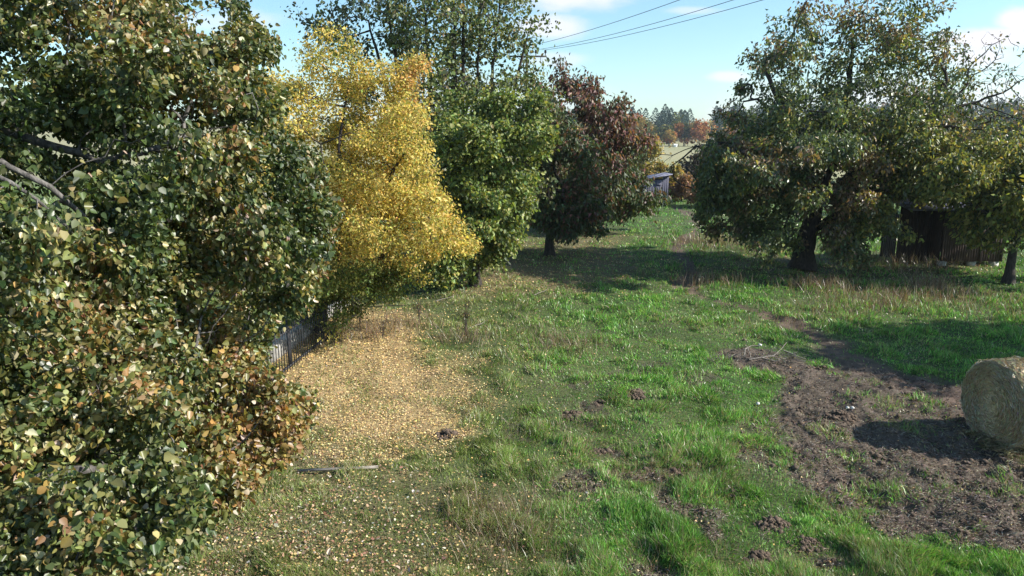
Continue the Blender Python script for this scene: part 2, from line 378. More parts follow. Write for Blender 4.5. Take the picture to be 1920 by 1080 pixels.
# ------------------------------------------------------------------ fallen leaves, straw and clods
def build_litter():
    x, y = screen_samples(440000, 400, 1240, -100, 2000)
    z = zones(x, y)
    d = z['yel'] * 0.95 + z['yel2'] * 0.32 + z['brl'] * (0.16 + .22 * (y > 20)) + 0.004 + .016 * sstep(1150, 900, z['px']) + .05 * sstep(860, 500, z['px']) * sstep(800, 900, z['py']) + 0.10 * sstep(20, 26, y) * (1 - z['green'])
    keep = RS.rand(len(x)) < d
    x, y = x[keep], y[keep]; z = {k: v[keep] for k, v in z.items()}; n = len(x)
    print('litter', n)
    r = np.hypot(x, y)
    tus = fbm(x, y, .55, 7, 3)
    pos = np.stack([x, y, height(x, y, z) + RS.uniform(0.008, 0.05, n) + .03 * sstep(.5, .7, tus) * (1 - z['yel'])], 1)
    ax = rand_unit(n) * np.array([1, 1, .35]); nrm = rand_unit(n) * .55 + np.array([0, 0, 1])
    size = np.maximum(0.026, 0.0019 * r) * RS.uniform(.7, 1.3, n)
    v, f = inst(BLADE_V, BLADE_F, pos, ax, nrm, size, 1.1)
    c = palette(n, [((0.64, 0.45, 0.17), 4), ((0.76, 0.58, 0.29), 4), ((0.50, 0.33, 0.12), 3), ((0.26, 0.16, 0.08), 3)])
    br = RS.rand(n) < np.clip(z['brl'] * 1.0 - z['yel'], 0, .6)
    c[br] = palette(br.sum(), [((0.25, 0.14, 0.07), 4), ((0.42, 0.28, 0.14), 3), ((0.55, 0.42, 0.25), 1)])
    o = mesh_obj('leaf_litter', v, f, M_LITTER, cols=np.repeat(c, 4, 0))
    tag(o, 'carpet of small fallen golden leaves under the yellow tree', 'fallen leaves', kind='stuff')
    # bigger pale leaves shed by the near tree
    x, y = screen_samples(15000, 560, 1240, -100, 1150)
    z = zones(x, y)
    d = sstep(1000, 560, z['px']) * sstep(740, 960, z['py']) + .07 + .25 * z['brl']
    keep = RS.rand(len(x)) < d * .9
    x, y = x[keep], y[keep]; n = len(x)
    pos = np.stack([x, y, height(x, y) + RS.uniform(0.02, 0.07, n)], 1)
    v, f = inst(OVAL_V, OVAL_F, pos, rand_unit(n) * np.array([1, 1, .4]), rand_unit(n) * .9 + np.array([0, 0, 1]), RS.gamma(7, .0048, n), RS.uniform(.4, 1.0, n), RS.normal(1.5, 2., n))
    c = palette(n, [((0.48, 0.40, 0.30), 3), ((0.32, 0.20, 0.12), 5), ((0.52, 0.38, 0.17), 2), ((0.20, 0.115, 0.07), 5), ((.66, .62, .52), 1)])
    o = mesh_obj('shed_leaves', v, f, M_LITTER, cols=np.repeat(c, 6, 0))
    tag(o, 'scattered pale and brown fallen leaves in the near grass', 'fallen leaves', kind='stuff')
    # straw bits trodden into the mud
    x, y = screen_samples(150000, 640, 1240, 1000, 2100)
    z = zones(x, y)
    keep = RS.rand(len(x)) < z['mud'] * .8 + .03
    x, y = x[keep], y[keep]; n = len(x)
    pos = np.stack([x, y, height(x, y) + RS.uniform(0.0, 0.02, n)], 1)
    ln = RS.uniform(.025, .10, n)
    v, f = inst(BLADE_V, BLADE_F, pos, rand_unit(n) * np.array([1, 1, .35]), rand_unit(n) * .4 + np.array([0, 0, 1]), ln, .006 / ln)
    c = palette(n, [((0.46, 0.38, 0.29), 3), ((0.20, 0.15, 0.10), 3), ((.62, .56, .46), 1)])
    o = mesh_obj('straw', v, f, M_LITTER, cols=np.repeat(c, 4, 0))
    tag(o, 'bits of trampled straw scattered over the bare earth', 'straw', kind='stuff')
build_litter()

M_SOIL = noise_mat('dug_soil', (0.04, 0.028, 0.02), (0.20, 0.145, 0.105), 30, 0.95, 0.8)
def clod_geo(pos, size, rs=RS):
    base = np.array([(1, 0, 0), (.3, .95, 0), (-.8, .6, 0), (-.8, -.6, 0), (.3, -.95, 0), (0, 0, .9), (0, 0, -.9)])
    F = np.array([(0, 1, 5), (1, 2, 5), (2, 3, 5), (3, 4, 5), (4, 0, 5), (1, 0, 6), (2, 1, 6), (3, 2, 6), (4, 3, 6), (0, 4, 6)])
    n = len(pos)
    b = base[None] * rs.uniform(.6, 1.3, (n, 7, 1)) * size[:, None, None] * np.array([1, 1, .75])
    a = rs.uniform(0, 6.28, n); c, s = np.cos(a)[:, None], np.sin(a)[:, None]
    bx = b[..., 0] * c - b[..., 1] * s; by = b[..., 0] * s + b[..., 1] * c
    v = np.stack([bx, by, b[..., 2]], -1) + pos[:, None]
    return v.reshape(-1, 3), (F[None] + (np.arange(n) * 7)[:, None, None]).reshape(-1, 3)
def build_clods():
    x, y = screen_samples(24000, 620, 1240, 1050, 2100)
    z = zones(x, y)
    keep = RS.rand(len(x)) < z['mud'] * (.25 + sstep(.5, .7, fbm(x, y, .5, 2)))
    x, y = x[keep], y[keep]; n = len(x)
    s = RS.gamma(2.0, .008, n) + .006
    v, f = clod_geo(np.stack([x, y, height(x, y) + s * .2], 1), s)
    o = mesh_obj('dirt_clods', v, f, M_SOIL)
    tag(o, 'crumbled clods of trampled earth around the hay bale', 'earth', kind='stuff')
    names = ['small earth mound in the grass just left of the centre foreground', 'dark earth mound near the bottom centre of the grass', 'large crumbly earth mound left of the bare ground at the bottom',
             'brown flattened earth mound at the edge of the yellow leaf carpet', 'dark damp earth mound on the bare ground left of the bale shadow', 'lowest earth mound at the bottom edge of the grass',
             'pale crumbly mound, left one of the pair in mid grass', 'pale crumbly mound, right one of the pair in mid grass', 'earth mound in the grass closest to the lower edge of the bare ground',
             'small pale mound beside the dry tuft left of centre', 'flat earth mound in green grass below the bare ground edge', 'dark mound on the path bend above the bale shadow', 'small brown mound between green tufts right of centre']
    for (px, py, s), nm in zip(MOLE_PX, names):
        gx, gy = on_ground(px, py)
        h0 = float(height(gx, gy)) - .03; s *= .92
        k = 230
        rad = np.sqrt(RS.rand(k)) * s; a = RS.uniform(0, 6.28, k)
        lx = rad * np.cos(a) * 1.15; ly = rad * np.sin(a)
        hz = (1 - (rad / s) ** 2) * s * .34 * (.5 + vn(lx, ly, .09, 3)); lx += RS.normal(size=k) * .03; ly += RS.normal(size=k) * .03
        sz = RS.gamma(1.6, .013, k) + .006
        v, f = clod_geo(np.stack([lx, ly, hz], 1), sz)
        # core
        g = 9; aa = np.linspace(0, 2 * np.pi, 14, endpoint=False)
        cv = []
        for i in range(g):
            t = i / (g - 1) * 1.05
            for q_ in aa: cv.append((t * s * 1.15 * math.cos(q_), t * s * math.sin(q_), (1 - t * t) * s * .30 + RS.normal() * .008))
        cf = [(i * 14 + j, (i + 1) * 14 + j, (i + 1) * 14 + (j + 1) % 14, i * 14 + (j + 1) % 14) for i in range(g - 1) for j in range(14)]
        nv = len(v)
        o = mesh_obj('molehill', np.concatenate([v, np.array(cv)]), [f, np.array(cf) + nv], M_SOIL)
        o.location = (gx, gy, h0)
        tag(o, nm, 'molehill', 'earth mounds dotted over the pasture')
build_clods()

# ------------------------------------------------------------------ trees
def tubes(chains, mat, name, parent, org):
    VV = []; FF = []; off = 0
    for P, R in chains:
        P = np.asarray(P, float); R = np.asarray(R, float)
        k = 9 if R[0] > .09 else (6 if R[0] > .03 else (4 if R[0] > .012 else 3))
        T = np.gradient(P, axis=0); T /= np.linalg.norm(T, axis=1, keepdims=True) + 1e-9
        ref = np.array([0.31, 0.22, 0.92]) if abs(T[0] @ np.array([0.31, 0.22, 0.92])) < .9 else np.array([1.0, 0, 0])
        s = np.cross(T, ref); s /= np.linalg.norm(s, axis=1, keepdims=True) + 1e-9
        b = np.cross(T, s)
        a = np.arange(k) * 2 * np.pi / k
        ring = P[:, None] + R[:, None, None] * (np.cos(a)[None, :, None] * s[:, None] + np.sin(a)[None, :, None] * b[:, None])
        m = len(P)
        ix = off + np.arange(m * k).reshape(m, k); jx = np.roll(ix, -1, 1)
        FF.append(np.stack([ix[:-1], jx[:-1], jx[1:], ix[1:]], -1).reshape(-1, 4))
        VV.append(ring.reshape(-1, 3)); off += m * k
    if not VV: return None
    return mesh_obj(name, np.concatenate(VV) - org, np.concatenate(FF), mat, parent, smooth=True)

def grow(stems, att, step, kill, rs, jit=.25, up=0.0, maxit=260):
    nodes = []; par = []
    for s_i, st in enumerate(stems):
        st = [np.asarray(p, float) for p in st]
        if s_i == 0: prev = -1; nodes.append(st[0]); par.append(-1); prev = 0
        else: prev = int(np.argmin([np.linalg.norm(nn - st[0]) for nn in nodes]))
        for a, b in zip(st[:-1], st[1:]):
            k = max(1, int(np.linalg.norm(b - a) / step))
            for i in range(1, k + 1):
                p = a + (b - a) * i / k + rs.normal(size=3) * step * .06
                nodes.append(p); par.append(prev); prev = len(nodes) - 1
    nodes = np.array(nodes); par = list(par)
    att = att.copy()
    D = np.linalg.norm(att[:, None] - nodes[None], axis=2); ni = D.argmin(1); nd = D.min(1)
    alive = nd > kill; att, ni, nd = att[alive], ni[alive], nd[alive]
    for it in range(maxit):
        if not len(att): break
        d = att - nodes[ni]; d /= np.linalg.norm(d, axis=1, keepdims=True) + 1e-9
        ids, inv = np.unique(ni, return_inverse=True)
        S = np.zeros((len(ids), 3)); np.add.at(S, inv, d)
        S /= np.linalg.norm(S, axis=1, keepdims=True) + 1e-9
        S += rs.normal(size=S.shape) * jit + np.array([0, 0, up]); S /= np.linalg.norm(S, axis=1, keepdims=True)
        new = nodes[ids] + S * step
        b0 = len(nodes); nodes = np.concatenate([nodes, new]); par += list(ids)
        D = np.linalg.norm(att[:, None] - new[None], axis=2); m = D.argmin(1); dm = D[np.arange(len(att)), m]
        bet = dm < nd; ni[bet] = b0 + m[bet]; nd[bet] = dm[bet]
        alive = nd > kill; att, ni, nd = att[alive], ni[alive], nd[alive]
    return nodes, np.array(par)

def n3(p, s, k=0):
    return (vn(p[:, 0] + 7, p[:, 1], s, k) + vn(p[:, 1], p[:, 2] + 3, s, k + 1) + vn(p[:, 2], p[:, 0], s, k + 2)) / 3
def sample_blobs(blobs, n, rs, shell=.45, gap=.3, gs=.9, rough=.5, spray=None, per=22):
    n0 = n; n = int(n / (1 - gap) * 1.05)
    w = np.array([b[2] if len(b) > 2 else b[1][0] * b[1][1] * b[1][2] for b in blobs], float); w /= w.sum()
    i = rs.choice(len(blobs), n, p=w)
    C = np.array([b[0] for b in blobs])[i]; R = np.array([b[1] for b in blobs])[i]
    P = C + rand_unit(n, rs) * (rs.rand(n, 1) ** shell) * R
    P = C + (P - C) * (1 - rough * .55 + rough * 2.0 * (n3(P, gs * 1.3, 3) - .2))[:, None] * rs.choice([1, 1, 1, 1, 1.1, 1.28], n)[:, None]
    if spray:
        L_, frac = spray; ns = max(12, int(n / per)); cs = rs.choice(n, ns)
        cc = P[cs]; mid = P.mean(0); d = cc - mid; d[:, 2] *= .45; d = d / (np.linalg.norm(d, axis=1, keepdims=True) + 1e-6) + rand_unit(ns, rs) * .45 + np.array([0, 0, -.12])
        d /= np.linalg.norm(d, axis=1, keepdims=True); lk = L_ * rs.uniform(.5, 1.4, ns)
        k = rs.rand(n) < frac; a_ = rs.randint(ns, size=n)
        Q = cc[a_] + d[a_] * (rs.uniform(-1, 1, (n, 1)) * lk[a_][:, None]) + rs.normal(size=(n, 3)) * lk[a_][:, None] * np.array([.24, .24, .13])
        P[k] = Q[k]; i = np.where(k, i[cs][a_], i)
    q = n3(P, gs, 0) + rs.normal(size=n) * .02
    keep = np.zeros(n, bool)
    for b in range(len(blobs)):
        j = np.where(i == b)[0]
        if len(j): keep[j[q[j] >= np.quantile(q[j], gap * .75 + .25 * gap * min(1, len(j) / 60.0))]] = True
    return P[keep][:n0]

def make_tree(name, label, base, stems, blobs, natt, step, kill, R, r0, leafT, nleaf, lsize, lsig, colfn, leafprob=None, bark=None,
              lmat=None, seed=1, droop=0.5, group=None, up=0.0, jit=.25, width=1.0, twig=True, cat='tree', thin=.035, tipr=2.2, gap=.3, gs=.9, rough=.5, nb=(.35, -.4, .40), nr=.8, clip=None, taper=1.9, spray=None, per=22):
    rs = np.random.RandomState(seed)
    org = np.array([base[0], base[1], base[2] if len(base) > 2 else float(height(base[0], base[1]))])
    root = thing(name, label, cat, tuple(org), group)
    att = sample_blobs(blobs, natt, rs, gap=gap, gs=gs, rough=rough, spray=spray, per=per)
    if clip: att = att[clip(att, rs, 14)]
    nodes, par = grow(stems, att, step, kill, rs, jit, up)
    n = len(nodes); child = [[] for _ in range(n)]
    for i in range(n):
        if par[i] >= 0: child[par[i]].append(i)
    ntip = sum(1 for c in child if not c)
    p = max(1.6, math.log(ntip + 1) / math.log(R / r0))
    acc = np.zeros(n)
    order = range(n - 1, -1, -1)
    for i in order:
        if not child[i]: acc[i] = 1
        if par[i] >= 0: acc[par[i]] += acc[i]
    rad = r0 * acc ** (1 / p)
    dist = np.zeros(n)
    for i in range(1, n): dist[i] = dist[par[i]] + np.linalg.norm(nodes[i] - nodes[par[i]])
    rad = np.minimum(rad, np.maximum(r0 * 1.0, R * np.maximum(.02, 1 - dist / (dist.max() * .95)) ** taper))
    rad[0] *= 1.35
    if n > 1: rad[1] = min(rad[0], rad[1] * 1.12)
    # chains
    done = []; stack = [(0, None)]
    while stack:
        i, pr = stack.pop()
        P = [] if pr is None else [nodes[pr]]; Rr = [] if pr is None else [min(rad[pr], rad[i] * 1.25)]
        while True:
            P.append(nodes[i]); Rr.append(rad[i])
            ch = sorted(child[i], key=lambda c: -rad[c])
            if not ch: break
            for c in ch[1:]: stack.append((c, i))
            i = ch[0]
        if len(P) > 1: done.append((P, Rr))
    thick = []; fine = []
    for P, Rr in done:
        (thick if max(Rr) > thin else fine).append((P, Rr))
    # bare twigs at tips
    small = np.where((acc <= tipr ** p) & (rad < r0 * tipr * 1.5))[0]
    if twig:
        sel = small[rs.rand(len(small)) < .8]
        for i in sel:
            for _ in range(1):
                d0 = nodes[i] - nodes[par[i]]; d0 = d0 / (np.linalg.norm(d0) + 1e-9) + rs.normal(size=3) * .6
                d0 /= np.linalg.norm(d0); l = lsig * rs.uniform(.8, 2.2)
                m = nodes[i] + d0 * l * .5 + rs.normal(size=3) * l * .08
                fine.append(([nodes[i], m, nodes[i] + d0 * l + rs.normal(size=3) * l * .12], [r0 * .8, r0 * .6, r0 * .35]))
    bark = bark or M_BARK
    if len(fine) < 1300 and R < .31: thick, fine = thick + fine, []
    tubes(thick, bark, 'trunk', root, org)
    tubes(fine, bark, 'twigs', root, org)
    # leaves
    if nleaf:
        pr = np.ones(len(small)) if leafprob is None else np.clip(leafprob(nodes[small]), 0, 1)
        pr = pr / pr.sum()
        ii = rs.choice(len(small), nleaf, p=pr)
        nd = small[ii]
        t = rs.rand(nleaf, 1)
        pos = nodes[nd] + rs.normal(size=(nleaf, 3)) * lsig * np.array([1, 1, .8])
        if clip:
            k_ = clip(pos, rs, 0); pos, nd, nleaf = pos[k_], nd[k_], int(k_.sum())
        out_ = nodes[nd] - nodes[par[nd]]
        ax = out_ / (np.linalg.norm(out_, axis=1, keepdims=True) + 1e-9) * .6 + rand_unit(nleaf, rs) * .8 + np.array([0, 0, -droop])
        cen = np.mean([b[0] for b in blobs], 0)
        nrm = rand_unit(nleaf, rs) * nr + np.array(nb)
        sz = lsize * np.clip(rs.normal(1, .28, nleaf), .4, 1.7)
        TV, TF = leafT
        v, f = inst(TV, TF, pos - org, ax, nrm, sz, width * rs.uniform(.65, 1.2, nleaf), rs.normal(1.2, 1.5, nleaf))
        clump = rs.rand(n)[nd]
        c = colfn(pos, clump, rs)
        mesh_obj('crown', v, f, lmat or M_LEAF, root, cols=np.repeat(c, len(TV), 0))
    print(name, 'nodes', n, 'tips', ntip)
    return root, nodes, rad

def bl(px, py, rx, ry, Y, ry_m, w=None):
    """an ellipsoid of crown seen round (px, py), Y metres ahead"""
    c = at(px, py, Y); k = (Y * CP - (c[2] - CAM_H) * SP) / FPX
    R = np.array([rx * k, ry_m, ry * k])
    return (c, R, (R[0] * R[1] * R[2]) * (w or 1.0))
def polypx(pts): return [at(px, py, Y) for (px, py, Y) in pts]

def mixpal(pals, sel, var=.15):
    """sel(pos, clump) -> index of palette per leaf"""
    def fn(pos, clump, rs):
        k = sel(pos, clump, rs); c = np.zeros((len(pos), 3))
        for i, p in enumerate(pals):
            m = k == i
            if m.any(): c[m] = palette(m.sum(), p, rs, var)
        return c * (0.8 + 0.4 * clump)[:, None]
    return fn

def outline(pts, wav=22, extra=None):
    """right-hand limit of a crown, read at its own distance"""
    P = np.array(pts, float)
    def fn(p, rs, inset):
        px, py = project(p[:, 0], p[:, 1], p[:, 2])
        k = px < np.interp(py, P[:, 0], P[:, 1]) - inset + (n3(p, .35, 2) - .5) * wav * 2 + rs.normal(size=len(p)) * 6
        return k & extra(p, px, py, rs) if extra else k
    return fn
LIMBS = [[(0, 240), (60, 262), (190, 298), (262, 290), (345, 255)], [(0, 300), (95, 355), (160, 405)], [(0, 335), (75, 375), (125, 425)]]
def lin_open(p, px, py, rs):
    d = np.minimum.reduce([seg_dist(px, py, np.array(l, float)) for l in LIMBS])
    near = (d < 9 + 6 * rs.rand(len(p))) & (p[:, 1] < 7.2) & (rs.rand(len(p)) < .8)
    hole = (ell(px, py, 375, 22, 95, 42, 10) > rs.rand(len(p)) * .5) & (rs.rand(len(p)) < .85)
    return ~(near | hole)
def wal_clip(p, rs, inset):
    px, py = project(p[:, 0], p[:, 1], p[:, 2])
    xl = np.interp(py, [-50, 0, 60, 120, 200, 260, 300, 360, 400, 440, 475, 520], [1480, 1450, 1415, 1395, 1345, 1320, 1305, 1292, 1300, 1325, 1345, 1380])
    return px > xl + inset - (n3(p, .5, 2) - .5) * 70 + rs.normal(size=len(p)) * 6
LIN_CLIP = outline([(-200, 500), (0, 505), (60, 530), (150, 545), (200, 575), (250, 565), (300, 600), (350, 645), (420, 640), (480, 625), (540, 600), (580, 590), (610, 550), (640, 520),
                    (680, 505), (708, 530), (722, 650), (745, 600), (800, 600), (850, 590), (885, 520), (930, 470), (960, 440), (1010, 420), (1080, 340), (1300, 250)], 14, lin_open)
YEL_CLIP = outline([(-50, 600), (40, 690), (100, 810), (140, 825), (210, 825), (250, 805), (300, 825), (350, 835), (400, 862), (430, 888), (460, 905), (475, 900), (490, 862), (520, 830), (560, 760), (610, 690)])
# --- near linden on the left
G_DK = [((0.085, 0.12, 0.035), 4), ((0.13, 0.16, 0.055), 3), ((0.055, 0.08, 0.028), 3)]
G_OL = [((0.24, 0.23, 0.075), 4), ((0.36, 0.32, 0.14), 3), ((0.16, 0.17, 0.05), 3), ((.50,.44,.30),1)]
G_OR = [((0.30, 0.17, 0.06), 3), ((0.22, 0.12, 0.05), 3), ((0.42, 0.30, 0.09), 2), ((0.20, 0.16, 0.04), 2)]
def sel_linden(pos, clump, rs):
    px, py = project(pos[:, 0], pos[:, 1], pos[:, 2])
    n = vn(pos[:, 0] * 1.0 + pos[:, 1], pos[:, 2], .8, 3) + rs.normal(size=len(pos)) * .22 + (clump - .5) * .35
    edge = 0.20 * np.exp(-((px - 560) / 90) ** 2) * sstep(560, 680, py) + .12 * sstep(620, 780, py) * sstep(320, 480, px) - .10 * sstep(480, 200, py)
    n = n + edge
    return np.where(n > .82, 2, np.where(n > .46, 1, 0))
lin_blobs = [bl(60, 60, 250, 170, 6.2, 1.8), bl(330, 190, 210, 130, 6.8, 1.2), bl(150, 330, 260, 170, 6.0, 1.6), bl(390, 300, 140, 150, 7.2, 1.0),
             bl(490, 420, 120, 105, 7.6, .9), bl(330, 500, 220, 120, 6.6, 1.2), bl(120, 560, 210, 150, 5.4, 1.3), bl(510, 500, 90, 65, 7.8, .7), bl(430, 610, 130, 80, 6.8, .9),
             bl(240, 700, 220, 110, 5.6, 1.1), bl(490, 740, 110, 70, 6.0, .6, 1.4), bl(100, 820, 230, 130, 4.6, .9), bl(330, 850, 170, 90, 5.2, .8), bl(480, 820, 70, 60, 5.6, .4),
             bl(150, 970, 210, 90, 4.1, .6), bl(330, 960, 90, 70, 4.7, .5), bl(60, 1080, 230, 90, 3.7, .5), bl(280, 1060, 90, 60, 4.2, .4),
             bl(470, 120, 55, 55, 7.4, .5), bl(500, 20, 30, 30, 7.4, .3, .8), bl(250, 20, 60, 90, 7.4, .4, .6), bl(-200, 300, 250, 400, 5.6, 2.0, .5), bl(-200, 800, 250, 300, 4.8, 1.5, .5),
             bl(610, 730, 50, 18, 6.6, .2, .8), bl(470, 650, 50, 50, 7.0, .4, 1.3), bl(490, 690, 40, 40, 6.6, .4, 1.), bl(550, 790, 50, 50, 6.2, .4, 1.3), bl(420, 690, 100, 80, 6.2, .7), bl(80, 1000, 180, 110, 4.3, .8, 1.3), bl(400, 900, 70, 50, 5.2, .4, 1.3), bl(350, 20, 110, 26, 9.0, .5, .9), bl(530, 205, 45, 22, 7.8, .3, 1.2), bl(590, 350, 45, 40, 8.0, .3, 1.), bl(450, 60, 60, 60, 8.2, .4)]
lin_blobs = [(b[0], b[1], (b[1][0] * b[1][2]) / (b[0][1] ** 1.1) * (1 if k_ not in (21, 22) else .3)) for k_, b in enumerate(lin_blobs)]
tx, ty = -7.6, 6.9
lst = [[(tx, ty, 0), (tx + .1, ty, 1.6), (tx + .05, ty - .1, 3.2), (tx + .15, ty - .1, 5.0), (tx + .3, ty, 7.2), (tx + .5, ty, 9.0)],
       [np.array((tx + .1, ty - .1, 4.6))] + polypx([(-40, 225, 6.4), (60, 262, 6.2), (190, 298, 6.2), (262, 290, 6.4), (345, 255, 6.8)]),
       [np.array((tx + .05, ty - .1, 4.2))] + polypx([(-60, 270, 5.6), (20, 312, 5.4), (95, 355, 5.5), (160, 405, 5.7)]),
       [np.array((tx + .05, ty - .1, 4.0))] + polypx([(-60, 300, 5.0), (20, 345, 5.0), (75, 375, 5.1), (125, 425, 5.2)]),
       [np.array((tx + .05, ty - .1, 3.0))] + polypx([(-120, 640, 5.0), (60, 680, 5.4), (250, 700, 5.8), (400, 722, 6.1)]),
       [np.array((tx + .05, ty - .1, 2.6))] + polypx([(-220, 900, 4.2), (0, 900, 4.3), (200, 880, 4.6), (360, 860, 5.2)])]
make_tree('linden_tree', 'large leafy tree filling the left foreground with broad heart shaped green and rusty leaves', (tx, ty), lst, lin_blobs,
          4200, .15, .13, .2, .0026, (HEART_V, HEART_F), 175000, .043, .07, mixpal([G_DK, G_OL, G_OR], sel_linden), lmat=M_LEAF_GLOSS, seed=3, droop=.75, bark=M_BARKG, thin=.02, gap=.36, gs=.45, rough=.35, nr=1.1, clip=LIN_CLIP, taper=1.6, spray=(.42, .85), per=26, width=.88)

# --- yellow tree
Y_A = [((0.66, 0.50, 0.11), 4), ((0.52, 0.45, 0.12), 3), ((0.76, 0.60, 0.20), 3), ((0.34, 0.34, 0.08), 2)]
Y_B = [((0.12, 0.16, 0.035), 3), ((0.20, 0.21, 0.05), 3), ((0.08, 0.12, 0.03), 2)]
Y_C = [((0.60, 0.34, 0.10), 3), ((0.45, 0.26, 0.09), 2), ((.55, .42, .13), 3)]
def sel_yel(pos, clump, rs):
    px, py = project(pos[:, 0], pos[:, 1], pos[:, 2])
    g = sstep(.0, .7, ell(px, py, 660, 560, 180, 90, -12)) * 1.3 + sstep(.2, .8, ell(px, py, 660, 80, 80, 80)) * .45 + .25 * sstep(560, 470, px) * (py < 300) + rs.normal(size=len(pos)) * .18 + (clump - .5) * .5
    o = sstep(0, .7, ell(px, py, 790, 140, 60, 90)) * .9 + rs.normal(size=len(pos)) * .2
    return np.where(g > .5, 1, np.where(o + (clump - .5) * .8 > .75, 2, 0))
YY = 17.5
yb = [bl(660, 110, 60, 60, YY, .9), bl(770, 150, 55, 70, YY, .9, 1.2), bl(580, 200, 90, 80, YY, 1.4), bl(700, 240, 120, 90, YY, 1.6), bl(560, 330, 120, 110, YY, 1.7), bl(720, 360, 120, 90, YY - .3, 1.8),
      bl(640, 430, 150, 100, YY - .3, 2.0), bl(780, 430, 80, 60, YY - .3, 1.4), bl(840, 462, 50, 22, YY, .6, 1.5), bl(690, 505, 110, 52, YY, 1.6), bl(640, 545, 90, 45, YY, 1.2), bl(600, 560, 70, 32, YY, 1.0), bl(480, 420, 90, 150, YY, 1.2, .5), bl(700, 70, 18, 22, YY, .3, 1.5), bl(800, 95, 14, 22, YY, .3, 1.5)]
bx, by = at(600, 600, YY + .6)[0], YY + .6
make_tree('yellow_tree', 'golden yellow small leaved tree leaning out over the iron fence', (bx, by), [[(bx, by, 0), (bx + .1, by, 1.2), (bx + .2, by - .1, 2.2)],
          [np.array((bx + .1, by, 1.2))] + polypx([(640, 420, YY + .2), (635, 270, YY - .6), (660, 130, YY)]), [np.array((bx + .1, by, 1.4))] + polypx([(700, 500, YY), (770, 420, YY), (850, 465, YY)]),
          [np.array((bx + .1, by, 1.4))] + polypx([(650, 560, YY - .2), (600, 270, YY - 1.2), (655, 250, YY - 1.5)]),
          [np.array((bx + .1, by, 1.6))] + polypx([(690, 400, YY), (770, 270, YY), (790, 120, YY)])],
          yb, 2600, .22, .2, .16, .006, (BLADE_V, BLADE_F), 105000, .072, .13, mixpal([Y_A, Y_B, Y_C], sel_yel), lmat=M_LEAF_Y, seed=5, droop=.4, width=.55, thin=.03, gap=.33, gs=.5, rough=.5, clip=YEL_CLIP, spray=(.75, .8), per=24)

# --- tall thin-leaved tree behind
T_A = [((0.14, 0.18, 0.06), 4), ((0.20, 0.23, 0.08), 3), ((0.09, 0.12, 0.05), 3), ((0.27, 0.22, 0.10), 1)]
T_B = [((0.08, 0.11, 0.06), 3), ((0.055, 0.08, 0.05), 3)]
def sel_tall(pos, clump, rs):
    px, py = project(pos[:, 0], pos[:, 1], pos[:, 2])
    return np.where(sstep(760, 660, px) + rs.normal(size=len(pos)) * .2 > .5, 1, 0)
TY = 30.0
tb = [bl(700, 40, 100, 60, TY, 2.5), bl(850, 20, 130, 80, TY, 2.8), bl(950, 60, 70, 90, TY, 2.0), bl(820, 150, 130, 80, TY, 2.6), bl(930, 190, 90, 70, TY, 2.2), bl(1000, 180, 50, 50, TY, 1.2), bl(760, 250, 120, 80, TY, 2.5, .7),
      bl(900, 290, 120, 70, TY, 2.5), bl(640, 60, 50, 30, TY, 1.0), bl(800, -60, 180, 50, TY, 2.5), bl(940, 400, 120, 80, TY, 2., .6), bl(590, 60, 20, 16, TY, .5, 1.4), bl(1015, 30, 22, 30, TY, .6, 1.2)]
bx, by = at(860, 500, TY)[0], TY
def stem(px0, px1, py1, b=None):
    return [np.array((bx, by, .6))] + polypx([(860 + (px1 - 860) * .35, 380, TY), (860 + (px1 - 860) * .7, 220, TY), (px1, py1, TY)])
make_tree('tall_tree', 'tall upright tree with many dark stems and thin foliage against the sky', (bx, by), [[(bx, by, 0), (bx, by, .8), (bx + .1, by, 3)], stem(0, 720, -20), stem(0, 790, -60), stem(0, 850, -80), stem(0, 870, -90), stem(0, 905, -60), stem(0, 940, -20), stem(0, 990, 60), stem(0, 690, 40)],
          tb, 2200, .34, .3, .34, .011, (OVAL_V, OVAL_F), 28000, .13, .24, mixpal([T_A, T_B], sel_tall), seed=8, width=.85, droop=.5, thin=.04, gap=.5, gs=1.0, rough=.5, spray=(.9, .6))

# --- bushy green tree in front of it
B_A = [((0.15, 0.21, 0.05), 4), ((0.22, 0.27, 0.07), 4), ((0.33, 0.34, 0.10), 3), ((0.07, 0.11, 0.035), 3)]
BY = 24.0
bb = [bl(940, 250, 75, 55, BY, 1.6), bl(910, 330, 100, 75, BY, 2.2), bl(870, 300, 60, 60, BY, 1.5), bl(930, 400, 70, 55, BY, 1.8), bl(880, 420, 80, 80, BY, 2.), bl(905, 470, 65, 35, BY, 1.6), bl(985, 260, 35, 30, BY, .9), bl(850, 480, 60, 40, BY, 1.4)]
bx, by = at(890, 520, BY)[0], BY
make_tree('bushy_tree', 'dense mid green leafy tree standing right behind the yellow one', (bx, by), [[(bx, by, 0), (bx, by, 1.0), (bx + .1, by, 2.4), (bx + .2, by, 4)]], bb, 1500, .28, .26, .2, .008,
          (OVAL_V, OVAL_F), 42000, .115, .17, mixpal([B_A], lambda p, c, r: np.zeros(len(p), int)), seed=9, width=.75, droop=.6, gap=.4, gs=.8, rough=.6, spray=(.8, .8), per=26, clip=outline([(0, 1040), (200, 1045), (260, 1050), (330, 1020), (400, 1005), (430, 985), (520, 950)], 26))

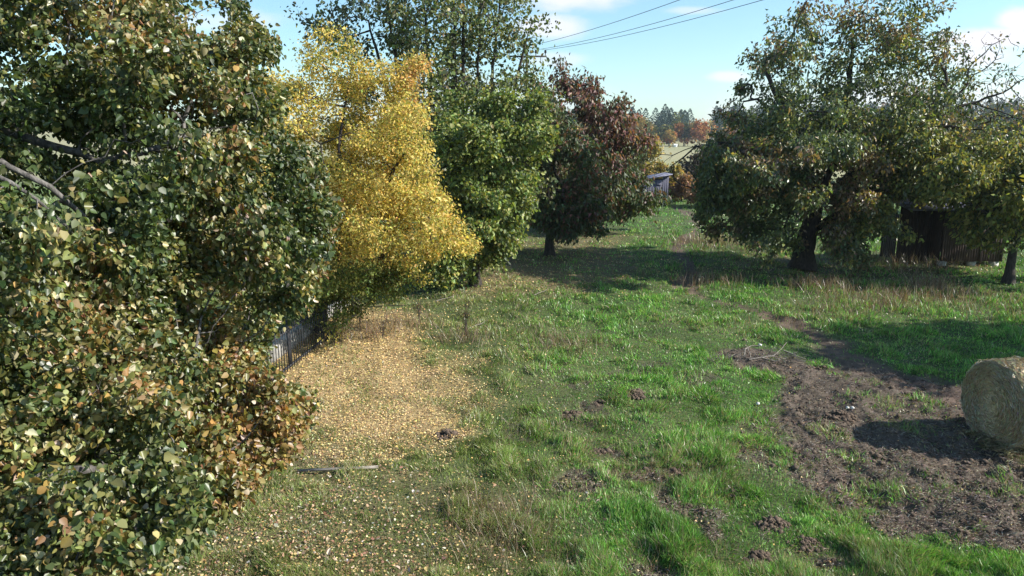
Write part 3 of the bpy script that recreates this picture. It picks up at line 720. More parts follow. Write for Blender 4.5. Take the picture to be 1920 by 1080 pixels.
# --- cherry pair: dark one in front, red one behind
C_G = [((0.07, 0.10, 0.04), 4), ((0.10, 0.13, 0.05), 2), ((0.15, 0.09, 0.055), 1)]
C_R = [((0.20, 0.085, 0.07), 4), ((0.14, 0.07, 0.065), 3), ((0.30, 0.17, 0.10), 2), ((0.12, 0.11, 0.06), 3)]
CY = 30.0
cb = [bl(1040, 400, 60, 30, CY, 1.5), bl(1055, 330, 60, 60, CY, 1.8), bl(1030, 250, 40, 60, CY, 1.4), bl(1080, 390, 60, 20, CY, 1.4), bl(990, 415, 40, 14, CY, 1.0), bl(1035, 180, 26, 32, CY, .8, 1.2)]
bx, by = at(1030, 480, CY)[0], CY
make_tree('cherry_tree', 'small dark leaved fruit tree with a bare straight trunk on brown leaf litter', (bx, by), [[(bx, by, 0), (bx - .02, by, .9), (bx + .1, by, 2.0)]], cb, 900, .3, .28, .2, .009,
          (BLADE_V, BLADE_F), 17000, .17, .18, mixpal([C_G, C_R], lambda p, c, r: np.where(c + r.normal(size=len(p)) * .2 > .85, 1, 0)), seed=10, width=.5, droop=1.0, spray=(.7, .8))
RY = 37.0
rb = [bl(1080, 190, 40, 40, RY, 1.2, 1.3), bl(1108, 240, 60, 58, RY, 2.2), bl(1095, 300, 80, 70, RY, 2.4), bl(1125, 320, 45, 60, RY, 2.0), bl(1110, 375, 85, 28, RY, 2.2), bl(1178, 380, 32, 14, RY, 1.2, 1.), bl(1155, 290, 20, 36, RY, 1.), bl(1085, 150, 16, 26, RY, .4, 1.3), bl(1110, 160, 12, 22, RY, .4, 1.3)]
bx, by = at(1062, 432, RY)[0], RY
def sel_red(pos, clump, rs):
    px, py = project(pos[:, 0], pos[:, 1], pos[:, 2])
    return np.where(sstep(370, 220, py) * .62 + (clump - .5) * .6 + rs.normal(size=len(pos)) * .2 > .38, 1, 0)
make_tree('red_cherry_tree', 'fruit tree turning dark red with drooping leaves left of the grey shed', (bx, by), [[(bx, by, 0), (bx + .05, by, 1.1), (bx + .5, by, 2.2)], [np.array((bx + .05, by, 1.1)), at(1130, 370, RY), at(1140, 280, RY), at(1090, 190, RY)]],
          rb, 1300, .34, .32, .3, .011, (BLADE_V, BLADE_F), 26000, .21, .24, mixpal([C_G, C_R], sel_red), seed=12, width=.45, droop=1.2, spray=(.9, .8))

# --- walnut
W_A = [((0.11, 0.155, 0.06), 4), ((0.16, 0.20, 0.08), 3), ((0.075, 0.105, 0.05), 2)]
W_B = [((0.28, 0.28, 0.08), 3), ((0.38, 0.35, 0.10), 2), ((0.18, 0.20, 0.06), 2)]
W_C = [((0.22, 0.15, 0.09), 3), ((0.32, 0.24, 0.13), 2), ((0.13, 0.10, 0.06), 2)]
def sel_wal(pos, clump, rs):
    px, py = project(pos[:, 0], pos[:, 1], pos[:, 2])
    n = (clump - .5) * .8 + rs.normal(size=len(pos)) * .15
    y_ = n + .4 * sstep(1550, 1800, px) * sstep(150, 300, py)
    c_ = .03 + (vn(pos[:, 0], pos[:, 2], 1.0, 4) - .5) * 1.1 + rs.normal(size=len(pos)) * .2 + .22 * sstep(180, 60, py)
    return np.where(y_ > .36, 1, np.where(c_ > .3, 2, 0))
WY = 27.0
wb = [bl(1600, 60, 120, 60, WY, 2.5), bl(1480, 110, 90, 70, WY, 2.4), bl(1700, 120, 110, 70, WY, 2.5), bl(1560, 170, 150, 80, WY, 3.5), bl(1720, 220, 110, 70, WY, 3), bl(1440, 200, 70, 70, WY, 2),
      bl(1370, 250, 60, 60, WY, 1.8, .8), bl(1480, 290, 170, 70, WY, 4), bl(1650, 300, 160, 70, WY, 3.6), bl(1360, 350, 75, 60, WY, 2.2), bl(1400, 420, 90, 40, WY, 2.4), bl(1540, 370, 140, 45, WY - .8, 3.0), bl(1630, 420, 80, 60, WY - 1.2, 1.8), bl(1560, 420, 60, 40, WY - 1.5, 1.2),
      bl(1690, 335, 80, 35, WY - .5, 2.0), bl(1800, 300, 70, 50, WY, 2), bl(1770, 190, 60, 60, WY, 1.6, .8), bl(1330, 330, 40, 70, WY, 1.2), bl(1830, 180, 80, 80, WY, 1.8, .8), bl(1855, 190, 62, 95, WY, 1.4, 4.5), bl(1796, 80, 26, 34, WY, .5, 3), bl(1590, 480, 70, 26, WY - 1.6, .8, .8), bl(1360, 210, 26, 36, WY, .6), bl(1620, 10, 60, 30, WY, 1), bl(1700, 30, 40, 30, WY, 1, .9)]
bx, by = at(1503, 505, WY)[0], WY
wst = [[(bx, by, 0), at(1508, 470, WY), at(1514, 440, WY), at(1530, 380, WY)],
       [at(1530, 380, WY)] + polypx([(1515, 300, WY), (1480, 225, WY - .3), (1455, 180, WY - .5), (1430, 120, WY)]),
       [at(1530, 380, WY)] + polypx([(1570, 290, WY), (1590, 180, WY), (1600, 60, WY)]),
       [at(1530, 380, WY)] + polypx([(1640, 300, WY), (1740, 235, WY), (1800, 200, WY), (1835, 190, WY)]), [at(1740, 235, WY)] + polypx([(1780, 190, WY + .3), (1815, 160, WY + .4)]), [at(1740, 235, WY)] + polypx([(1820, 240, WY + .3), (1860, 225, WY + .4)]), [at(1700, 255, WY)] + polypx([(1750, 190, WY - .4), (1775, 150, WY - .5)]),
       [at(1514, 440, WY)] + polypx([(1600, 380, WY - .8), (1700, 340, WY - 1), (1780, 330, WY - 1)]),
       [at(1520, 400, WY)] + polypx([(1450, 330, WY), (1390, 275, WY), (1345, 268, WY), (1322, 280, WY), (1305, 274, WY), (1285, 280, WY), (1262, 291, WY), (1240, 289, WY), (1222, 300, WY)]),
       [at(1262, 291, WY)] + polypx([(1245, 303, WY), (1234, 318, WY)]), [at(1305, 274, WY)] + polypx([(1280, 296, WY), (1258, 312, WY)]), [at(1240, 289, WY)] + polypx([(1225, 288, WY), (1200, 278, WY)]),
       [at(1508, 470, WY)] + polypx([(1492, 468, WY), (1478, 455, WY - .2), (1470, 430, WY - .4), (1480, 400, WY - .5)]),
       [at(1490, 240, WY)] + polypx([(1420, 185, WY), (1395, 190, WY), (1380, 215, WY)]),
       [at(1480, 80, WY)] + polypx([(1500, 30, WY), (1512, 0, WY)])]
def wprob(p):
    px, py = project(p[:, 0], p[:, 1], p[:, 2])
    bare = np.maximum(sstep(1770, 1840, px) * sstep(290, 230, py), sstep(1320, 1290, px))
    low = sstep(200, 320, py) * .8
    inn = sstep(.2, .7, ell(px, py, 1450, 400, 90, 60)) * .2
    return (.40 + low * 1.05) * (1 - .90 * bare) - inn
make_tree('walnut_tree', 'large round walnut tree with a thick dark trunk and one bare limb reaching left', (bx, by), wst, wb, 4200, .26, .25, .42, .0085, (BLADE_V, BLADE_F), 92000, .145, .16,
          mixpal([W_A, W_B, W_C], sel_wal), leafprob=wprob, lmat=M_LEAF_GLOSS, seed=14, width=.5, droop=.8, thin=.04, bark=M_BARK, gap=.42, gs=.9, rough=.5, spray=(.85, .8), per=24, clip=wal_clip)

# --- right edge tree
EY = 24.3
eb = [bl(1790, 325, 75, 38, EY, 1.6), bl(1880, 380, 70, 50, EY, 1.8), bl(1915, 335, 60, 40, EY, 2), bl(1960, 350, 90, 80, EY, 2.2), bl(1850, 372, 45, 18, EY, 1.2), bl(2030, 320, 90, 60, EY, 2)]
bx, by = at(1890, 530, EY)[0], EY
def sel_edge(pos, clump, rs): return np.where(clump + rs.normal(size=len(pos)) * .15 > .45, 1, 0)
make_tree('orchard_tree', 'slender trunked tree with yellow green leaves at the right edge beside the brown shed', (bx, by), [[(bx, by, 0), at(1898, 470, EY), at(1910, 425, EY), at(1930, 380, EY)], [at(1905, 440, EY)] + polypx([(1870, 410, EY), (1800, 370, EY)])],
          eb, 1300, .27, .25, .17, .008, (BLADE_V, BLADE_F), 28000, .16, .18, mixpal([W_A, W_B], sel_edge), seed=16, width=.5, droop=.9, spray=(.8, .8))

# --- tree out of frame on the right that throws the shade over the right meadow
ob = [((22.2, 14.0, 6.5), (3.3, 2.0, 2.6)), ((20.4, 13.6, 5.0), (2.4, 1.5, 1.7)), ((24.6, 14.8, 8), (3.0, 2.0, 2.2))]
ob = [(np.array(a), np.array(b)) for a, b in ob]
make_tree('meadow_tree', 'round green tree just beyond the right side of the view shading the meadow', (22.5, 14.5), [[(22.5, 14.5, 0), (22.5, 14.5, 2.2), (22.3, 14.5, 5)]], ob, 900, .4, .4, .3, .012,
          (OVAL_V, OVAL_F), 26000, .2, .3, mixpal([W_A], lambda p, c, r: np.zeros(len(p), int)), seed=18, width=.8)

# ------------------------------------------------------------------ shrubs near the far shed
def shrub(name, label, px, py, Y, w, h, n, pal, seed, ls=.2, cat='bush', group=None, thinb=False, jit=.25):
    c = at(px, py, Y); b0 = float(height(c[0], Y))
    B = [(np.array((c[0], Y, b0 + h * .55)), np.array((w / 2, w / 2 * .8, h * .48))), (np.array((c[0] - w * .2, Y, b0 + h * .4)), np.array((w / 3, w / 3, h * .38))), (np.array((c[0] + w * .22, Y, b0 + h * .45)), np.array((w / 3, w / 3, h * .4)))]
    return make_tree(name, label, (c[0], Y), [[(c[0], Y, b0), (c[0], Y, b0 + h * .2)]], B, 160, h / 12, h / 12, .05, .008, (BLADE_V, BLADE_F), n, ls, h / 14, mixpal([pal], lambda p, c_, r: np.zeros(len(p), int)), seed=seed, width=.6, cat=cat, group=group)
P_YEL = [((0.42, 0.31, 0.10), 3), ((0.30, 0.25, 0.08), 3), ((0.20, 0.19, 0.07), 3)]
P_RUS = [((0.26, 0.14, 0.08), 3), ((0.18, 0.11, 0.07), 3), ((0.36, 0.22, 0.1), 1)]
P_BLU = [((0.05, 0.08, 0.06), 3), ((0.09, 0.13, 0.09), 2), ((.2, .25, .2), 1)]
P_DKB = [((0.07, 0.055, 0.05), 3), ((0.05, 0.05, 0.04), 2), ((.12, .09, .05), 1)]
shrub('golden_bush', 'yellow leaved bush right behind the roof of the grey shed', 1258, 360, 56, 1.7, 2.5, 2600, P_YEL, 31, .26)
shrub('golden_bush', 'olive yellow bush under the reddish tree, up left of the grey shed', 1216, 360, 64, 2.6, 3.9, 3600, P_YEL, 32, .28)
shrub('rusty_bush', 'low rust brown bush just right of the grey shed', 1278, 372, 54, 2.4, 2.2, 2600, P_RUS, 33, .2)
shrub('dark_bush', 'dark bare bramble thicket between the grey shed and the walnut crown', 1305, 365, 60, 4.6, 3.6, 5000, P_DKB, 34, .22)
shrub('rusty_bush', 'brown bush behind the path, farthest right under the walnut crown', 1345, 380, 50, 5.0, 2.0, 3000, P_RUS, 35, .2)
shrub('evergreen_bush', 'dark blue green shrub in front of the grey shed', 1230, 385, 50.5, 2.1, .95, 3000, P_BLU, 36, .12)
shrub('rusty_bush', 'dry red brown undergrowth in front of the left corner of the grey shed', 1190, 388, 48, 2.6, 1.5, 2600, P_DKB, 37, .15)
shrub('far_hedge_tree', 'dark green tree behind the brown shed on the right', 1900, 420, 44, 7, 6.5, 8000, W_A, 38, .28, 'tree')
shrub('far_hedge_tree', 'distant green tree seen beneath the walnut crown beside its trunk', 1700, 420, 75, 9, 6.0, 6000, W_A, 39, .35, 'tree')

# ------------------------------------------------------------------ saplings in the meadow
def sapling(label, px, py, h, seed, n=14, nl=60, col=P_RUS, spread=.25):
    rs = np.random.RandomState(seed); gx, gy = on_ground(px, py); z0 = float(height(gx, gy))
    root = thing('sapling', label, 'sapling', (gx, gy, z0), 'bare saplings in the leaf covered meadow')
    ch = []; lp = []
    for i in range(n):
        a = rs.uniform(0, 6.28); l = h * rs.uniform(.5, 1.05); s = spread * rs.uniform(.2, 1)
        P = [np.array((0, 0, 0.)), np.array((math.cos(a) * s * .3, math.sin(a) * s * .3, l * .5)), np.array((math.cos(a) * s * .8, math.sin(a) * s * .8, l))]
        ch.append((P, [.006, .005, .003]))
        for _ in range(3):
            t = rs.uniform(.4, 1); p0 = P[1] * (1 - t) + P[2] * t; d = rs.normal(size=3) * .09 + np.array([0, 0, .06])
            ch.append(([p0, p0 + d * .5, p0 + d], [.004, .0035, .002])); lp.append(p0 + d)
    tubes(ch, M_BARK, 'stems', root, np.zeros(3))
    lp = np.array(lp)[rs.choice(len(lp), nl)] + rs.normal(size=(nl, 3)) * .04
    v, f = inst(BLADE_V, BLADE_F, lp, rand_unit(nl, rs), rand_unit(nl, rs), .045 * rs.uniform(.6, 1.2, nl), .6)
    mesh_obj('leaves', v, f, M_LEAF, root, cols=np.repeat(palette(nl, col, rs), 4, 0))
sapling('tallest bare sapling, rightmost of the group beside the yellow leaf carpet', 873, 632, .95, 41, 16, 160, [((.09, .1, .04), 2), ((.2, .13, .07), 1)], .16)
sapling('bare reddish sapling below the tip of the yellow tree', 786, 606, .7, 42, 12, 60, P_RUS, .14)
sapling('low reddish sapling with a dark foot near the leaf carpet', 718, 634, .55, 43, 10, 50, P_RUS, .18)
sapling('thin sapling nearest the end of the iron fence', 675, 615, .8, 44, 8, 40, P_RUS, .22)

# ------------------------------------------------------------------ box helper
def box(x0, x1, y0, y1, z0, z1):
    v = np.array([(x, y, z) for z in (z0, z1) for (x, y) in ((x0, y0), (x1, y0), (x1, y1), (x0, y1))], float)
    f = np.array([(3, 2, 1, 0), (4, 5, 6, 7), (0, 1, 5, 4), (1, 2, 6, 5), (2, 3, 7, 6), (3, 0, 4, 7)])
    return v, f
class MB:
    def __init__(s): s.v = []; s.f = []; s.n = 0
    def add(s, v, f): s.v.append(np.asarray(v, float)); s.f.append(np.asarray(f) + s.n); s.n += len(v); return s
    def box(s, *a): return s.add(*box(*a))
    def build(s, name, mat, parent=None, smooth=False): return mesh_obj(name, np.concatenate(s.v), s.f, mat, parent, smooth=smooth)

# ------------------------------------------------------------------ sheds
M_GREYWOOD = noise_mat('weathered_grey_planks', (0.06, 0.06, 0.085), (0.18, 0.175, 0.225), 5, .85, .4, (6, 6, .7))
M_ROOFFELT = noise_mat('grey_roof_sheet', (0.12, 0.12, 0.17), (0.26, 0.26, 0.33), 3, .7, .2)
M_BROWNWOOD = noise_mat('dark_brown_planks', (0.045, 0.033, 0.03), (0.095, 0.068, 0.06), 5, .85, .4, (6, 6, .7))
M_DARK = noise_mat('dark_gap', (0.01, 0.01, 0.01), (0.02, 0.02, 0.02), 5)
M_STONE = noise_mat('pale_stone', (0.4, 0.38, 0.34), (0.7, 0.68, 0.64), 6)
def plank_wall(mb, x0, x1, y, z0, z1f, side, w=.12, t=.022, rs=None):
    """planks along x (side='x') or along y"""
    k = max(1, int(round((x1 - x0) / w))); ww = (x1 - x0) / k
    for i in range(k):
        a = x0 + i * ww + .004; b = x0 + (i + 1) * ww - .004; j = rs.uniform(0, .012)
        z1 = z1f((a + b) / 2)
        if side == 'x': mb.box(a, b, y - t - j, y - j, z0 + rs.uniform(-.02, .02), z1)
        else: mb.box(y - t - j, y - j, a, b, z0 + rs.uniform(-.02, .02), z1)
def grey_shed():
    Y = 52.0; a = at(1206, 384, Y); b = at(1252, 384, Y)
    w = b[0] - a[0]; z0 = float(height(a[0], Y)); rs = np.random.RandomState(3)
    r = thing('grey_shed', 'small weathered grey plank shed with a slanting roof in the distance', 'shed', (a[0], Y, z0), rotz=math.radians(4))
    H = lambda x: 1.72 + .30 * x / w
    m = MB(); plank_wall(m, 0, w * .42, 0, 0, H, 'x', rs=rs); plank_wall(m, w * .76, w, 0, 0, H, 'x', rs=rs)
    plank_wall(m, .02, 1.5, 0, 0, lambda y: 1.72, 'y', rs=rs); plank_wall(m, .02, 1.5, w + .045, 0, lambda y: 2.02, 'y', rs=rs)
    m.box(0, w, 1.5, 1.53, 0, 1.7)
    m.build('wall', M_GREYWOOD, r)
    m = MB(); plank_wall(m, w * .42 + .01, w * .76 - .01, .0, .05, lambda x: 1.72, 'x', rs=rs); d = m.build('door', M_GREYWOOD, r)
    [MB().box(w * .42 + .1, w * .76 - .1, -.06, -.04, q0, q0 + .1).build('door_batten', M_GREYWOOD, d) for q0 in (.35, 1.35)]
    v, f = box(-.22, w + .22, -.25, 1.75, 0, .07)
    v[:, 2] += 1.74 + .30 * v[:, 0] / w
    rf = MB().add(v, f).build('roof', M_ROOFFELT, r)
    m = MB()
    for i in range(9):
        x = -.2 + i * (w + .4) / 8; z = 1.81 + .30 * x / w; MB().box(x - .015, x + .015, -.25, 1.75, z, z + .02).build('roof_seam', M_ROOFFELT, rf)
grey_shed()
def brown_shed():
    Y = 27.6; a = at(1762, 486, Y); b = at(1874, 486, Y); w = b[0] - a[0]; z0 = float(height(a[0], Y))
    rs = np.random.RandomState(4)
    r = thing('brown_shed', 'dark brown plank shed raised on blocks behind the walnut branches', 'shed', (a[0], Y, z0), rotz=math.radians(-3))
    dpt = 2.2
    m = MB(); plank_wall(m, 0, w, 0, .22, lambda x: 2.15, 'x', .09, rs=rs)
    plank_wall(m, .02, dpt, w + .03, .22, lambda x: 2.15, 'y', .14, rs=rs); m.box(0, w, dpt, dpt + .03, .22, 2.1)
    m.build('wall', M_BROWNWOOD, r)
    # lower lean-to on the left, set further back
    lw = 1.25
    m = MB(); plank_wall(m, -lw, -.03, .9, .05, lambda x: 2.26, 'x', .16, rs=rs); plank_wall(m, .92, dpt, -lw, .05, lambda x: 1.9, 'y', .16, rs=rs); plank_wall(m, .02, dpt, .0, .22, lambda x: 2.1, 'y', .14, rs=rs)
    m.build('side_wall', M_BROWNWOOD, r)
    v, f = box(-lw - .2, w + .25, -.3, dpt + .3, 2.16, 2.23); v[:, 2] += (v[:, 1]) * .12 + .04
    MB().add(v, f).build('roof', M_ROOFFELT, r)
    for bx_ in (.05, w * .5, w - .3): MB().box(bx_, bx_ + .25, .05, .3, -.08, .2).build('footing', M_STONE, r)
    MB().box(w - .3, w - .05, dpt - .3, dpt - .05, -.08, .2).build('footing', M_STONE, r)
    for bx_ in (.0, w * .62, w - .07): MB().box(bx_, bx_ + .07, -.055, -.036, .22, 2.15).build('batten', M_BROWNWOOD, r)
brown_shed()

# ------------------------------------------------------------------ hay bale
def hay_bale():
    R_, Lh = .68, 1.2; cx, cy = 7.82, 11.22; z0 = float(height(cx, cy)) - .03
    root = thing('hay_bale', 'round straw coloured hay bale on the bare trampled earth', 'hay bale', (cx, cy, z0), rotz=math.radians(8))
    rs = np.random.RandomState(5)
    nr_, na, nl_ = 22, 110, 26
    v = []; 
    def rad(a, l):   # slight sag and bulge
        s = R_ * (1 + .02 * math.sin(3 * a + 1) + .012 * math.sin(7 * a + l * 3)); return s
    rows = []
    for i in range(nr_):
        t = i / (nr_ - 1); rows.append([( -.045 * (1 - t ** 2) * 1.2 + .05 * max(0, t - .86) / .14 * 1.0 + rs.normal() * .004, t * rad(a, 0) * (1 - .0)) for a in np.linspace(0, 2 * np.pi, na, endpoint=False)])
    for i in range(nl_):
        l = .06 + (Lh - .12) * i / (nl_ - 1)
        bul = 1 + .02 * math.sin(math.pi * l / Lh) + (.0 if 0 < i < nl_ - 1 else -.0)
        rows.append([(l + .0, rad(a, l) * bul * 1.015) for a in np.linspace(0, 2 * np.pi, na, endpoint=False)])
    for i in range(nr_):
        t = 1 - i / (nr_ - 1); rows.append([(Lh + .03 * (1 - t), t * rad(a, Lh)) for a in np.linspace(0, 2 * np.pi, na, endpoint=False)])
    A = np.linspace(0, 2 * np.pi, na, endpoint=False)
    V = []
    for rw in rows:
        for (x, r_), a in zip(rw, A):
            r2 = r_ + rs.normal() * .005 * (r_ / R_)
            z = r2 * math.sin(a); z = z if z > -R_ * .9 else -R_ * .9 - (z + R_ * .9) * .0 + (z + R_ * .9) * .35
            V.append((x + rs.normal() * .004, r2 * math.cos(a) * (1.03 if z < 0 else 1), z + R_ * .94))
    V = np.array(V); nrow = len(rows); I_ = np.arange(nrow * na).reshape(nrow, na); J_ = np.roll(I_, -1, 1)
    F_ = np.stack([I_[:-1], J_[:-1], J_[1:], I_[1:]], -1).reshape(-1, 4)
    m, t = new_mat('hay')
    tcn = N('ShaderNodeTexCoord', t); sp = N('ShaderNodeSeparateXYZ', t); L(tcn.outputs['Object'], sp.inputs[0], t)
    zz = M('SUBTRACT', sp.outputs[2], R_ * .94, tree=t)
    rr_ = M('SQRT', M('ADD', M('MULTIPLY', sp.outputs[1], sp.outputs[1], tree=t), M('MULTIPLY', zz, zz, tree=t), tree=t), tree=t)
    an = M('ARCTAN2', zz, sp.outputs[1], tree=t)
    cb_ = N('ShaderNodeCombineXYZ', t); L(M('MULTIPLY', rr_, 60, tree=t), cb_.inputs[0], t); L(M('MULTIPLY', an, 3.0, tree=t), cb_.inputs[1], t); L(M('MULTIPLY', sp.outputs[0], 55, tree=t), cb_.inputs[2], t)
    n1 = N('ShaderNodeTexNoise', t); n1.inputs['Scale'].default_value = 1.0; n1.inputs['Detail'].default_value = 5; n1.inputs['Roughness'].default_value = .7; L(cb_.outputs[0], n1.inputs['Vector'], t)
    n2 = N('ShaderNodeTexNoise', t); n2.inputs['Scale'].default_value = 3.5; n2.inputs['Detail'].default_value = 3; L(tcn.outputs['Object'], n2.inputs['Vector'], t)
    r = N('ShaderNodeValToRGB', t); r.color_ramp.elements[0].position = .36; r.color_ramp.elements[1].position = .66
    r.color_ramp.elements[0].color = (.44, .35, .21, 1); r.color_ramp.elements[1].color = (.90, .78, .56, 1); L(n1.outputs[0], r.inputs[0], t)
    r2 = N('ShaderNodeValToRGB', t); r2.color_ramp.elements[0].position = .4; r2.color_ramp.elements[1].position = .62
    r2.color_ramp.elements[0].color = (1, 1, 1, 1); r2.color_ramp.elements[1].color = (.95, .72, .35, 1); L(n2.outputs[0], r2.inputs[0], t)
    mx = N('ShaderNodeMix', t, data_type='RGBA', blend_type='MULTIPLY'); mx.inputs[0].default_value = .45; L(r.outputs[0], mx.inputs[6], t); L(r2.outputs[0], mx.inputs[7], t)
    p = N('ShaderNodeBsdfPrincipled', t); p.inputs['Roughness'].default_value = .9; L(mx.outputs[2], p.inputs['Base Color'], t)
    b = N('ShaderNodeBump', t); b.inputs['Strength'].default_value = .9; b.inputs['Distance'].default_value = .03; L(n1.outputs[0], b.inputs['Height'], t); L(b.outputs[0], p.inputs['Normal'], t)
    o = N('ShaderNodeOutputMaterial', t); L(p.outputs[0], o.inputs[0], t)
    mesh_obj('body', V, F_, m, root, smooth=True)
    # stalks lying round the surface and hanging loose
    k = 52000; pos = np.zeros((k, 3)); ax = np.zeros((k, 3)); nr = np.zeros((k, 3))
    onf = rs.rand(k) < .42
    a = rs.uniform(0, 6.283, k); rad_ = np.where(onf, np.sqrt(rs.rand(k)) * R_ * 1.0, R_ * 1.02); l = np.where(onf, -.03 + .05 * (rad_ / R_) ** 4 - .004, rs.uniform(.0, Lh, k))
    z_ = rad_ * np.sin(a); z_ = np.maximum(z_, -R_ * .9)
    pos = np.stack([l, rad_ * np.cos(a), z_ + R_ * .94], 1)
    tang = np.stack([np.zeros(k), -np.sin(a), np.cos(a)], 1); rdir = np.stack([np.zeros(k), np.cos(a), np.sin(a)], 1)
    n0 = np.where(onf[:, None], np.array([-1., 0, 0]), rdir)
    ax = tang * np.sign(rs.normal(size=(k, 1))) + rs.normal(size=(k, 3)) * .20 + n0 * .07
    ln = rs.uniform(.04, .15, k)
    v_, f_ = inst(BLADE_V, BLADE_F, pos, ax, n0 + rand_unit(k, rs) * .4, ln, .0028 / ln)
    mesh_obj('stalks', v_, f_, M_LITTER, root, cols=np.repeat(palette(k, [((.86, .74, .53), 5), ((.76, .62, .41), 3), ((.52, .40, .22), 1), ((.90, .84, .70), 2)], rs), 4, 0))
    # spilled hay at the foot
    k = 2600; a = rs.uniform(0, 6.28, k); d = np.abs(rs.normal(size=k)) * .22
    X = rs.uniform(-.25, Lh, k); Yl = -R_ * .35 + rs.normal(size=k) * .35
    X[:900] = rs.normal(size=900) * .14 - .05
    gl = 8 * math.pi / 180; wx = cx + X * math.cos(gl) - Yl * math.sin(gl); wy = cy + X * math.sin(gl) + Yl * math.cos(gl)
    pos = np.stack([wx, wy, height(wx, wy) + rs.uniform(0, .05, k)], 1); ln = rs.uniform(.06, .2, k)
    v_, f_ = inst(BLADE_V, BLADE_F, pos, rand_unit(k, rs) * np.array([1, 1, .3]), rand_unit(k, rs) + np.array([0, 0, 1]), ln, .006 / ln)
    o = mesh_obj('loose_hay', v_, f_, M_LITTER, cols=np.repeat(palette(k, [((.45, .38, .24), 3), ((.28, .23, .12), 2)], rs), 4, 0))
    tag(o, 'loose hay spilled at the foot of the round bale', 'hay', kind='stuff')
hay_bale()

# ------------------------------------------------------------------ fence and gravel lane on the left
M_IRON = noise_mat('black_iron', (0.02, 0.02, 0.022), (0.05, 0.05, 0.055), 10, .6, .1)
M_GREYSTONE = noise_mat('pale_concrete', (0.24, 0.225, 0.20), (0.42, 0.40, 0.36), 5, .9, .4)
def fence():
    A = np.array(on_ground(520, 712)); B = np.array(on_ground(672, 590)); d = B - A; A = A - d * .25; B = B + d * .06; d = B - A
    Ln = np.hypot(*d); ang = math.atan2(d[1], d[0]); z0 = float(height(*A))
    r = thing('iron_fence', 'low dark iron picket fence along the left edge of the leaf carpet', 'fence', (A[0], A[1], z0), rotz=ang)
    m = MB()
    for zz in (.10, .88): m.box(0, Ln, -.018, .018, zz - .02, zz + .02)
    m.build('rail', M_IRON, r)
    k = int(Ln / .13)
    for i in range(k):
        x = .05 + i * .13; MB().box(x - .008, x + .008, -.032, -.0185, .03, 1.02).build('picket', M_IRON, r)
    k = int(Ln / 2.2) + 1
    for i in range(k):
        x = min(i * 2.2, Ln - .05); MB().box(x - .03, x + .03, .02, .08, -.1, 1.08).build('post', M_IRON, r)
    # low concrete plinth wall behind the fence
    w = thing('garden_wall', 'low pale concrete wall seen through the iron fence', 'wall', (A[0], A[1], z0), rotz=ang)
    m = MB(); rs = np.random.RandomState(2)
    x = -1.0
    while x < Ln + .5:
        l = rs.uniform(.7, 1.1); m.box(x, x + l - .012, .55, .80, -.1, .34 + rs.uniform(-.02, .02)); x += l
    m.build('blocks', M_GREYSTONE, w)
fence()

